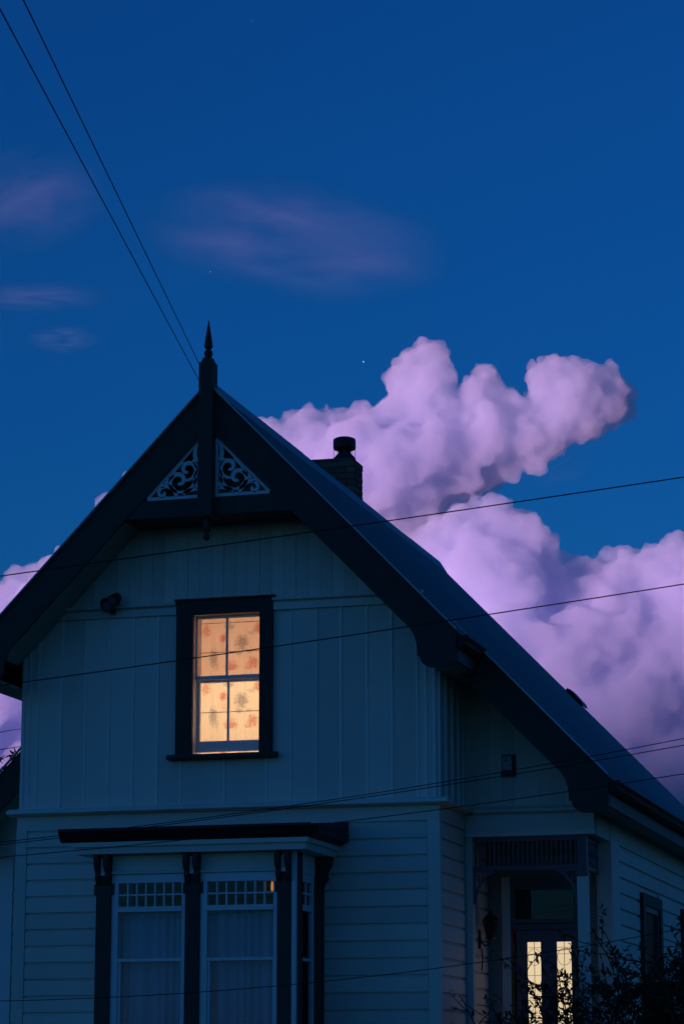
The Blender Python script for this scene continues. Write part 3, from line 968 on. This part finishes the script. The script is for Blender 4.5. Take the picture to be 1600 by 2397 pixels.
MB().prism([(CX0 - 0.01, CZ - 0.012), (CX1 + 0.012, CZ - 0.012), (CX1 - 0.02, CZ + 0.022), (CX0 + 0.02, CZ + 0.03)], 'y', CY0 - 0.01, CY1 + 0.01).build('mortar_cap', M['mortar'], chim)
PC = (-2.68, 6.0, 0)
MB().lathe([(0.15, CZ), (0.15, CZ + 0.06), (0.085, CZ + 0.135), (0.075, CZ + 0.17)], PC, 16).build('chimney_pot', M['clay'], chim)
MB().lathe([(0.085, CZ + 0.165), (0.145, CZ + 0.19), (0.15, CZ + 0.215), (0.15, CZ + 0.30), (0.145, CZ + 0.325), (0.10, CZ + 0.345), (0.02, CZ + 0.352)], PC, 20).build('chimney_cowl', M['metal'], chim, smooth=False)
wg = MB()
for q in range(10):
    t = 2 * math.pi * q / 10
    wg.tube([(PC[0] + 0.149 * math.cos(t), PC[1] + 0.149 * math.sin(t), CZ + 0.05), (PC[0] + 0.149 * math.cos(t), PC[1] + 0.149 * math.sin(t), CZ + 0.22)], 0.0016, 4)
wg.build('bird_guard', M['metal'], chim)

# ------------------------------------------------------------------ fittings on the walls
fl = empty('flood_light', (-3.57, -0.03, 6.62), 'black twin-head security light on the gable band left of the lit window', 'wall light')
MB().box(-0.055, 0.055, -0.05, 0.0, -0.01, 0.09).build('mounting_box', M['metal'], fl)
MB().lathe([(0.02, -0.065), (0.034, -0.05), (0.036, -0.015), (0.02, -0.005)], (0.0, -0.05, -0.015), 12).build('motion_sensor', M['metal'], fl)
for sgn, ang, dz in ((-1, 0.6, 0.05), (1, -0.25, 0.10)):
    h = MB().lathe([(0.028, -0.02), (0.05, 0.0), (0.062, 0.06), (0.066, 0.13), (0.060, 0.132), (0.05, 0.12)], (0, 0, 0), 16).build('lamp_head', M['metal'], fl, smooth=True, loc=(sgn * 0.075, -0.10, dz))
    h.rotation_euler = (R(122), 0, ang)
    MB().lathe([(0.056, 0.122), (0.058, 0.127), (0.02, 0.134), (0.002, 0.135)], (0, 0, 0), 16).build('lamp_lens', M['door'], h)
    MB().tube([(sgn * 0.03, -0.045, 0.05), (sgn * 0.06, -0.07, dz + 0.01), (sgn * 0.075, -0.10, dz)], 0.012, 6).build('swivel_arm', M['metal'], fl)

al = empty('alarm_box', (0.515, YP - 0.015, 4.80), 'small pale box, its shadow built as dark edging, on the wall above the porch', 'alarm box')
MB().box(-0.075, 0.075, -0.022, 0.0, 0.0, 0.22).build('back_plate', M['metal'], al)  # dark margin beside the cover stands in for the box's shadow
MB().prism([(-0.022, 0.035), (-0.06, 0.05), (-0.065, 0.17), (-0.05, 0.20), (-0.022, 0.205)], 'x', -0.06, 0.04).build('cover', M['plastic'], al)
MB().lathe([(0.012, 0.0), (0.016, 0.008), (0.008, 0.014)], (-0.02, -0.06, 0.15), 10).build('indicator', M['metal'], al)
MB().box(-0.078, 0.078, -0.07, -0.0221, -0.012, 0.03).build('shadow_tray', M['metal'], al)  # dark strip for the shadow along the bottom of the box

wl = empty('wall_lantern', (0.03, 1.72, 2.95), 'black ornate wall lantern, unlit, on the porch wall left of the front door', 'lantern')
MB().prism([(1.0 * a, b) for a, b in ((-0.04, 0.05), (0.04, 0.05), (0.05, 0.12), (0.03, 0.25), (-0.03, 0.25), (-0.05, 0.12))], 'x', 0.0, 0.015).build('back_plate', M['metal'], wl)
MB().tube([(0.012, 0, 0.15), (0.06, 0, 0.08), (0.11, 0, 0.10), (0.13, 0, 0.16)], 0.01, 6).build('scroll_arm', M['metal'], wl)
MB().lathe([(0.05, 0.155), (0.065, 0.17), (0.05, 0.18), (0.085, 0.33), (0.09, 0.34), (0.10, 0.345), (0.06, 0.40), (0.03, 0.42), (0.012, 0.43), (0.018, 0.445), (0.003, 0.47)], (0.13, 0, 0), 6).build('lantern_body', M['metal'], wl)
for q in range(6):
    t = math.pi / 3 * q + math.pi / 6
    e = MB()
    c0, c1 = math.cos(t - math.pi / 6 + 0.12), math.cos(t + math.pi / 6 - 0.12)
    s0, s1 = math.sin(t - math.pi / 6 + 0.12), math.sin(t + math.pi / 6 - 0.12)
    e.add([(0.13 + 0.054 * c0, 0.054 * s0, 0.19), (0.13 + 0.054 * c1, 0.054 * s1, 0.19), (0.13 + 0.085 * c1, 0.085 * s1, 0.32), (0.13 + 0.085 * c0, 0.085 * s0, 0.32)], [(0, 1, 2, 3)])
    e.build('lantern_pane', M['glass'], wl)
MB().tube([(0.02, 0.02, 0.05), (0.03, 0.03, -0.05), (0.02, 0.03, -0.18)], 0.008, 5).build('supply_cable', M['metal'], wl)

# ------------------------------------------------------------------ overhead cables
CABLES = [
    ('thick black cable crossing the sky and the upper gable', 0.0056, -4.0, [(0, 1348), (320, 1305), (731, 1246), (888, 1220), (1600, 1117)]),
    ('black cable crossing in front of the lit attic window', 0.0052, -4.2, [(0, 1605), (414, 1545), (610, 1518), (954, 1469), (1137, 1438), (1600, 1367)]),
    ('upper of the two thin cables running close together over the bay', 0.0038, -4.4, [(0, 1972), (321, 1934), (557, 1903), (685, 1886), (980, 1839.7), (1171, 1809), (1463, 1755), (1600, 1728)]),
    ('lower of the two thin cables running close together over the bay', 0.0038, -4.6, [(0, 1979), (321, 1938), (557, 1907), (685, 1890), (980, 1847), (1171, 1820.5), (1472, 1768), (1600, 1742)]),
    ('thin cable running just under the storey ledge towards the right gutter', 0.0038, -4.8, [(0, 2005), (178, 1994), (393, 1969), (815, 1921), (980, 1900), (1054, 1891), (1325, 1856), (1600, 1810)]),
    ('lowest thin cable sagging across the bay window panes and the porch', 0.0034, -5.0, [(0, 2343), (257, 2335), (557, 2316), (647, 2307), (1037, 2265), (1195, 2242)]),
]
cam_rot = cam.rotation_euler.to_matrix()
FPX = 6070.92


def sight(px, py):
    return cam_rot @ Vector(((px - 800) / FPX, -(py - 1198.5) / FPX, -1.0))


for label, r, Y, pts in CABLES:
    a = np.array(pts, float)
    cf = np.polyfit(a[:, 0], a[:, 1], 2)
    P = []
    for xx in np.linspace(-700, 2300, 41):
        d = sight(xx, float(np.polyval(cf, xx)))
        P.append(CAM + d * ((Y - CAM.y) / d.y))
    o = MB().tube(P, r, 8).build('overhead_cable', M['cable'], None, smooth=True)
    tag(o, label, 'cable', 'cables strung across the front of the house')
for label, (s0, e0) in (('left one of two cables slanting down to the gable finial', ((-60, -92), (640, 1216))), ('right one of two cables slanting down to the gable finial', ((-3, -121), (620, 1171)))):
    A, B = CAM + sight(*s0) * 19, CAM + sight(*e0) * 70
    P = [A.lerp(B, i / 24) for i in range(25)]
    o = MB().tube(P, 0.0062, 8).build('overhead_cable', M['cable'], None, smooth=True)
    tag(o, label, 'cable', 'cables slanting down behind the gable')

# ------------------------------------------------------------------ stars
star_m = glow('starlight', (0.85, 0.92, 1.0), 3.5, 0.0)
for (px, py, r), lb in zip(((850, 847, 0.7), (592, 50, 0.3), (492, 636, 0.3)), ('bright star left of the tallest cloud top', 'tiny star near the top edge of the sky', 'tiny star under the thin purple cloud')):
    t = 14000
    o = MB().lathe([(0.02, -1), (0.71, -0.7), (1, 0), (0.71, 0.7), (0.02, 1)], (0, 0, 0), 8).build('star', star_m, None, loc=CAM + sight(px, py) * t)
    o.scale = (r * t / FPX,) * 3
    tag(o, lb, 'star')
# ------------------------------------------------------------------ plants
leaf_m = paint('glossy leaf', (0.030, 0.055, 0.022), 0.45, 0.45, 14.0, 0.1)
bark_m = paint('bark', (0.05, 0.042, 0.035), 0.9, 0.3, 10.0, 0.6)


def leaf_quads(P, D, L, W, V, F):
    """a folded, pointed leaf: 6 vertices"""
    d = D.normalized()
    s = d.cross(Vector((random.gauss(0, 0.4), random.gauss(0, 0.4), 1))).normalized()
    u = s.cross(d)
    n0 = len(V)
    for a, b, c in ((0, 0, 0), (0.35, -0.5, 0.12), (0.4, 0, -0.06), (0.35, 0.5, 0.12), (0.75, -0.36, 0.08), (0.78, 0, -0.05), (0.75, 0.36, 0.08), (1.05, 0, -0.10)):
        V.append(P + d * (a * L) + s * (b * W) + u * (c * W))
    F += [(n0, n0 + 2, n0 + 1), (n0, n0 + 3, n0 + 2), (n0 + 1, n0 + 2, n0 + 5, n0 + 4), (n0 + 2, n0 + 3, n0 + 6, n0 + 5), (n0 + 4, n0 + 5, n0 + 7), (n0 + 5, n0 + 6, n0 + 7)]


def twig(V, F, mb, p, d, length, rad, leafL, leafN, wob=0.5, up=0.15, mess=1.0):
    pts, P = [Vector(p)], Vector(p)
    d = Vector(d).normalized()
    n = max(4, int(length / 0.09))
    for i in range(n):
        d = (d + Vector((random.gauss(0, wob), random.gauss(0, wob), random.gauss(0, wob) + up)) * 0.18).normalized()
        P = P + d * (length / n)
        pts.append(P.copy())
    mb.tube(pts, [rad * (1 - 0.75 * i / n) for i in range(n + 1)], 5)
    for j in range(leafN):
        t = random.uniform(0.15, 1.0) ** 0.8
        i = min(n - 1, int(t * n))
        q = pts[i].lerp(pts[i + 1], random.random())
        dd = (d * 0.6 + Vector((random.gauss(0, 1), random.gauss(0, 1), random.gauss(0.1, 0.7))) * mess).normalized()
        leaf_quads(q, dd, leafL * random.uniform(0.6, 1.15), leafL * random.uniform(0.32, 0.48), V, F)
    return pts, d


def shrub(base, spread, height, n_main, n_side, leafL, leafN, label):
    root = empty('shrub', base, label, 'shrub')
    mb, V, F = MB(), [], []
    for m_ in range(n_main):
        a = random.uniform(0, 2 * math.pi)
        out = random.uniform(0, 1)
        h = height * random.uniform(0.72, 1.0) * (1 - 0.25 * out)
        dirn = Vector((math.cos(a) * spread[0] * out / h, math.sin(a) * spread[1] * out / h, 1))
        pts, d = twig(V, F, mb, (random.gauss(0, 0.08), random.gauss(0, 0.08), 0), dirn, h * dirn.length, 0.018, leafL, int(leafN * 0.6), 0.35, 0.05)
        for s_ in range(n_side):
            i = int(len(pts) * random.uniform(0.42, 0.99))
            dd = Vector((random.gauss(0, 1), random.gauss(0, 1), random.gauss(0.5, 0.5)))
            twig(V, F, mb, pts[min(i, len(pts) - 1)], dd, random.uniform(0.25, 0.6), 0.006, leafL, leafN, 0.6, 0.25)
    mb.build('stems', bark_m, root)
    o = MB().add(V, F).build('foliage', leaf_m, root)
    o['kind'] = 'stuff'
    return root


shrub((1.05, 0.35, 0.0), (0.45, 0.35), 3.0, 13, 11, 0.085, 11, 'tall leafy shrub standing against the lit glass of the front door')
shrub((2.02, 0.25, 0.0), (0.6, 0.5), 3.5, 34, 19, 0.07, 17, 'dense dark shrub right of the front door covering the porch post')
shrub((2.75, 0.3, 0.0), (0.6, 0.5), 3.3, 36, 19, 0.07, 17, 'dark shrub at the right edge below the side windows')
shrub((0.55, 0.62, 0.0), (0.22, 0.2), 2.55, 12, 9, 0.075, 10, 'low sparse shrub below the wall lantern')

# tree behind the left corner of the house
tb = Vector((-14.2, 15.0, 0.0))
tree = empty('tree', tb, 'dark leafy branch tips of a tree behind the left eave', 'tree')
mb, V, F = MB(), [], []
mb.tube([(0, 0, 0), (0.1, 0, 2.0), (0.0, 0.1, 4.0), (0.2, 0, 5.5)], [0.22, 0.18, 0.14, 0.10], 10)
trunk = mb.build('trunk', bark_m, tree, smooth=True)
mb = MB()
for m_ in range(46):
    a = random.uniform(0, 2 * math.pi)
    st = Vector((0.1, 0, random.uniform(2.6, 5.4)))
    dd = Vector((math.cos(a), math.sin(a), random.uniform(-0.05, 0.5)))
    L = random.uniform(1.2, 2.1)
    pts, d = twig(V, F, mb, st, dd, L, 0.035, 0.11, 22, 0.4, 0.1)
    for s_ in range(5):
        twig(V, F, mb, pts[int(len(pts) * random.uniform(0.4, 0.95))], Vector((random.gauss(0, 1), random.gauss(0, 1), random.gauss(0.1, 0.5))), random.uniform(0.4, 0.9), 0.01, 0.10, 16, 0.5, 0.1)
# the limbs that reach into the picture
def reach(target, start, sag, nleaf, Ll, last):
    t = Vector(target) - tb
    s = Vector(start)
    pts = []
    for i in range(15):
        u = i / 14
        p = s.lerp(t, u) + Vector((0, 0, sag * math.sin(math.pi * u))) + Vector((random.gauss(0, 0.02), 0, random.gauss(0, 0.015)))
        pts.append(p)
    mb.tube(pts, [0.045 * (1 - u / 14) ** 1.5 + 0.004 for u in range(15)], 5)
    for j in range(nleaf):
        u = random.uniform(1 - last, 1)
        i = min(13, int(u * 14))
        q = pts[i].lerp(pts[i + 1], u * 14 - i)
        leaf_quads(q, Vector((random.gauss(0.4, 0.8), random.gauss(0, 0.8), random.gauss(0.0, 0.8))), Ll * random.uniform(0.6, 1.2), Ll * 0.42, V, F)
reach((-10.75, 14.6, 7.02), (0.2, 0, 5.3), 0.35, 46, 0.13, 0.22)
reach((-10.95, 14.6, 6.80), (0.1, 0, 4.8), 0.30, 60, 0.14, 0.25)
reach((-10.40, 14.6, 7.20), (0.2, 0, 5.5), 0.45, 0, 0.1, 0.1)
reach((-10.50, 14.6, 7.50), (0.2, 0, 5.5), 0.50, 0, 0.1, 0.1)
cr = mb.build('limbs', bark_m, tree)
fo = MB().add(V, F).build('crown', leaf_m, tree)
fo['kind'] = 'stuff'
# ------------------------------------------------------------------ clouds, a few kilometres off
cam_rot = cam.rotation_euler.to_matrix()
FPX = 6070.92


def far(px, py, t):
    """a point t metres ahead of the camera, from angles measured on the photograph"""
    return CAM + cam_rot @ Vector(((px - 800) / FPX * t, -(py - 1198.5) / FPX * t, -t))


def seg_dist(P, poly):
    A = np.array(poly, float)
    B = np.roll(A, -1, 0)
    d = np.full(len(P), 1e9)
    inside = np.zeros(len(P), bool)
    for a, b in zip(A, B):
        ab = b - a
        t = np.clip(((P - a) @ ab) / (ab @ ab), 0, 1)
        d = np.minimum(d, np.hypot(*(P - (a + t[:, None] * ab)).T))
        cr = ((a[1] > P[:, 1]) != (b[1] > P[:, 1])) & (P[:, 0] < (b[0] - a[0]) * (P[:, 1] - a[1]) / (b[1] - a[1] + 1e-9) + a[0])
        inside ^= cr
    return d, inside


def volume_mat(name, density, color=(1, 1, 1), g=0.0):
    m = bpy.data.materials.new(name)
    m.use_nodes = True
    n = m.node_tree
    n.nodes.clear()
    out = n.nodes.new('ShaderNodeOutputMaterial')
    v = n.nodes.new('ShaderNodeVolumePrincipled')
    v.inputs['Color'].default_value = (*color, 1)
    v.inputs['Density'].default_value = density
    v.inputs['Anisotropy'].default_value = g
    n.links.new(v.outputs[0], out.inputs['Volume'])
    return m


def sphere_cluster(name, S, voxel, disp, mat, label):
    """S rows: px, py, radius px, depth m -> one lumpy closed cloud"""
    bm = bmesh.new()
    base = bmesh.new()
    bmesh.ops.create_icosphere(base, subdivisions=2, radius=1)
    base.verts.ensure_lookup_table()
    bv = np.array([v.co[:] for v in base.verts])
    bf = np.array([[v.index for v in f.verts] for f in base.faces])
    base.free()
    V, Fc = [], []
    for i, (px, py, r, t) in enumerate(S):
        c = far(px, py, t)
        V.append(bv * (r * t / FPX) + np.array(c))
        Fc.append(bf + i * len(bv))
    V = np.concatenate(V)
    Fc = np.concatenate(Fc)
    org = V.mean(0)
    me = bpy.data.meshes.new(name)
    me.from_pydata((V - org).tolist(), [], Fc.tolist())
    ob = bpy.data.objects.new(name, me)
    ob.location = org
    C.objects.link(ob)
    md = ob.modifiers.new('union', 'REMESH')
    md.mode = 'VOXEL'
    md.voxel_size = voxel
    md.use_smooth_shade = True
    for size, st, depth in disp:
        if depth:
            tx = bpy.data.textures.new(name, 'CLOUDS')
            tx.noise_depth = depth
            tx.noise_basis = 'BLENDER_ORIGINAL'
        else:
            tx = bpy.data.textures.new(name, 'VORONOI')
            tx.distance_metric = 'DISTANCE_SQUARED'
        tx.noise_scale = size
        dm = ob.modifiers.new('billow', 'DISPLACE')
        dm.texture = tx
        dm.texture_coords = 'LOCAL'
        dm.strength = st
        dm.mid_level = 0.5 if depth else 0.2
    md = ob.modifiers.new('skin', 'REMESH')
    md.mode = 'VOXEL'
    md.voxel_size = voxel * 0.8
    md.use_smooth_shade = True
    me.materials.append(mat)
    ob['label'] = label
    ob['category'] = 'cloud'
    return ob


def wisp(name, px, py, rx, ry, t, dens, seed, label, tilt=0.0):
    ob_m = bpy.data.meshes.new(name)
    bm = bmesh.new()
    bmesh.ops.create_icosphere(bm, subdivisions=4, radius=1)
    bm.to_mesh(ob_m)
    bm.free()
    ob = bpy.data.objects.new(name, ob_m)
    C.objects.link(ob)
    ob.location = far(px, py, t)
    ob.scale = (rx * t / FPX, 0.35 * rx * t / FPX, ry * t / FPX)
    ob.rotation_euler = (0, tilt, R(15.8))
    m = bpy.data.materials.new(name)
    m.use_nodes = True
    n = m.node_tree
    n.nodes.clear()
    out = n.nodes.new('ShaderNodeOutputMaterial')
    v = n.nodes.new('ShaderNodeVolumePrincipled')
    v.inputs['Color'].default_value = (0.82, 0.88, 1.0, 1)
    tc = n.nodes.new('ShaderNodeTexCoord')
    ln = n.nodes.new('ShaderNodeVectorMath')
    ln.operation = 'LENGTH'
    fall = n.nodes.new('ShaderNodeMapRange')
    fall.interpolation_type = 'SMOOTHSTEP'
    fall.inputs[1].default_value = 0.15
    fall.inputs[2].default_value = 1.0
    fall.inputs[3].default_value = 1.0
    fall.inputs[4].default_value = 0.0
    mp = n.nodes.new('ShaderNodeMapping')
    mp.inputs['Location'].default_value = (seed, seed * 2.3, seed)
    mp.inputs['Scale'].default_value = (1.0, 0.8, 1.5)
    mp.inputs['Rotation'].default_value = (0, 0.35, 0)
    nz = n.nodes.new('ShaderNodeTexNoise')
    nz.inputs['Scale'].default_value = 1.5
    nz.inputs['Detail'].default_value = 6
    nz.inputs['Roughness'].default_value = 0.62
    nz.inputs['Distortion'].default_value = 0.6
    mr = n.nodes.new('ShaderNodeMapRange')
    mr.inputs[1].default_value = 0.40
    mr.inputs[2].default_value = 0.75
    a = n.nodes.new('ShaderNodeMath')
    a.operation = 'MULTIPLY'
    b = n.nodes.new('ShaderNodeMath')
    b.operation = 'MULTIPLY'
    b.inputs[1].default_value = dens
    k = n.links.new
    k(tc.outputs['Object'], ln.inputs[0])
    k(ln.outputs['Value'], fall.inputs[0])
    k(tc.outputs['Object'], mp.inputs[0])
    k(mp.outputs[0], nz.inputs[0])
    k(nz.outputs[0], mr.inputs[0])
    k(mr.outputs[0], a.inputs[0])
    k(fall.outputs[0], a.inputs[1])
    k(a.outputs[0], b.inputs[0])
    k(b.outputs[0], v.inputs['Density'])
    k(v.outputs[0], out.inputs['Volume'])
    ob_m.materials.append(m)
    ob['label'] = label
    ob['category'] = 'cloud'
    return ob


def fill(poly, n_body, n_edge, rmax, t0, edge_r=(10, 34), bulge=0.9):
    A = np.array(poly, float)
    lo, hi = A.min(0), A.max(0)
    P = rng.uniform(lo, hi, (n_body * 12, 2))
    d, ins = seg_dist(P, poly)
    S = []
    ok = np.where(ins & (d > 26))[0][:n_body]
    for i in ok:
        r = min(d[i] + 8, rmax) * rng.uniform(0.55, 0.98)
        S.append((P[i, 0], P[i, 1], r, t0 + (-(bulge * (min(d[i], rmax * 1.6) - r * 0.4)) * rng.uniform(-0.9, 1.0)) * t0 / FPX))
    ok = np.where(ins & (d < edge_r[1] * 1.1) & (d > edge_r[0]))[0][:n_edge]
    for i in ok:
        r = d[i] * rng.uniform(0.85, 1.12) + 9
        S.append((P[i, 0], P[i, 1], r, t0 + rng.uniform(-1, 1) * r * 1.2 * t0 / FPX))
    # knobs on the face turned to the camera
    P = rng.uniform(lo, hi, (n_edge * 12, 2))
    d, ins = seg_dist(P, poly)
    ok = np.where(ins & (d > 30))[0][:n_edge]
    for i in ok:
        r = rng.uniform(14, 42)
        S.append((P[i, 0], P[i, 1], r, t0 - bulge * min(d[i], rmax * 1.3) * rng.uniform(0.75, 1.0) * t0 / FPX))
    return S


T1 = 4200.0
tower = [(560, 1010), (600, 994), (638, 1002), (664, 1010), (682, 972), (716, 950), (772, 941), (880, 952), (910, 936), (905, 895),
         (938, 830), (984, 790), (1040, 805), (1058, 860), (1054, 925), (1074, 945), (1088, 880), (1116, 850), (1150, 862), (1172, 892),
         (1200, 902), (1226, 950), (1250, 945), (1236, 850), (1288, 822), (1364, 838), (1402, 856), (1434, 842), (1456, 876), (1490, 936),
         (1472, 970), (1400, 1000), (1340, 1050), (1270, 1090), (1180, 1130), (1100, 1190), (1000, 1260), (900, 1300), (700, 1200), (600, 1120)]
bank = [(820, 1300), (950, 1230), (1090, 1176), (1160, 1160), (1200, 1170), (1236, 1188), (1290, 1226), (1311, 1300), (1340, 1306), (1390, 1304),
        (1422, 1322), (1430, 1296), (1448, 1293), (1492, 1300), (1500, 1277), (1556, 1264), (1600, 1250), (1680, 1215), (1790, 1240), (1900, 1330),
        (1980, 1500), (2000, 1800), (2000, 2300), (1200, 2300), (900, 1900), (800, 1500)]
leftbank = [(-300, 1430), (-180, 1380), (-60, 1385), (0, 1372), (46, 1350), (82, 1338), (104, 1302), (128, 1306), (150, 1262), (182, 1246), (214, 1212), (232, 1168), (280, 1140),
            (330, 1110), (400, 1110), (560, 1300), (600, 1700), (600, 2300), (-400, 2300), (-450, 1700)]
dense = volume_mat('blue-shade cloud droplets', 0.030, (0.89, 0.93, 1.0))  # droplets tinted blue so the cloud's inner shade turns blue
BILLOW = [(110, 50, 2), (48, -26, 0), (22, -14, 0), (10, -6, 0), (6, 4, 2)]
sphere_cluster('cloud', fill(tower, 300, 900, 95, T1, (8, 30)), 3.6, BILLOW, dense, 'towering pink cumulus cloud above the roof and chimney')
sphere_cluster('cloud', fill(bank, 300, 1200, 150, T1 - 350, (8, 30)), 4.2, BILLOW, dense, 'broad lilac cloud bank filling the sky right of the roof')
sphere_cluster('cloud', fill(leftbank, 200, 500, 150, T1 - 200, (8, 30)), 4.2, BILLOW, dense, 'pink cloud edge showing left of the gable')

wisp('thin_cloud', 1300, 1055, 190, 95, T1 + 60, 0.010, 2.2, 'violet shaded fringe under the right end of the towering cloud', R(-22))
wisp('thin_cloud', 690, 560, 400, 160, 3000, 0.0045, 3.1, 'long thin purple veil of cloud high above the gable finial', R(8))
wisp('thin_cloud', 60, 470, 230, 150, 3000, 0.005, 5.7, 'faint purple cloud at the left edge crossed by two cables', R(-12))
wisp('thin_cloud', 150, 795, 100, 42, 3000, 0.009, 8.2, 'small faint purple cloud puff left of the gable finial')
wisp('thin_cloud', 90, 695, 190, 45, 3000, 0.005, 9.4, 'dim streak of cloud just above the small purple puff')
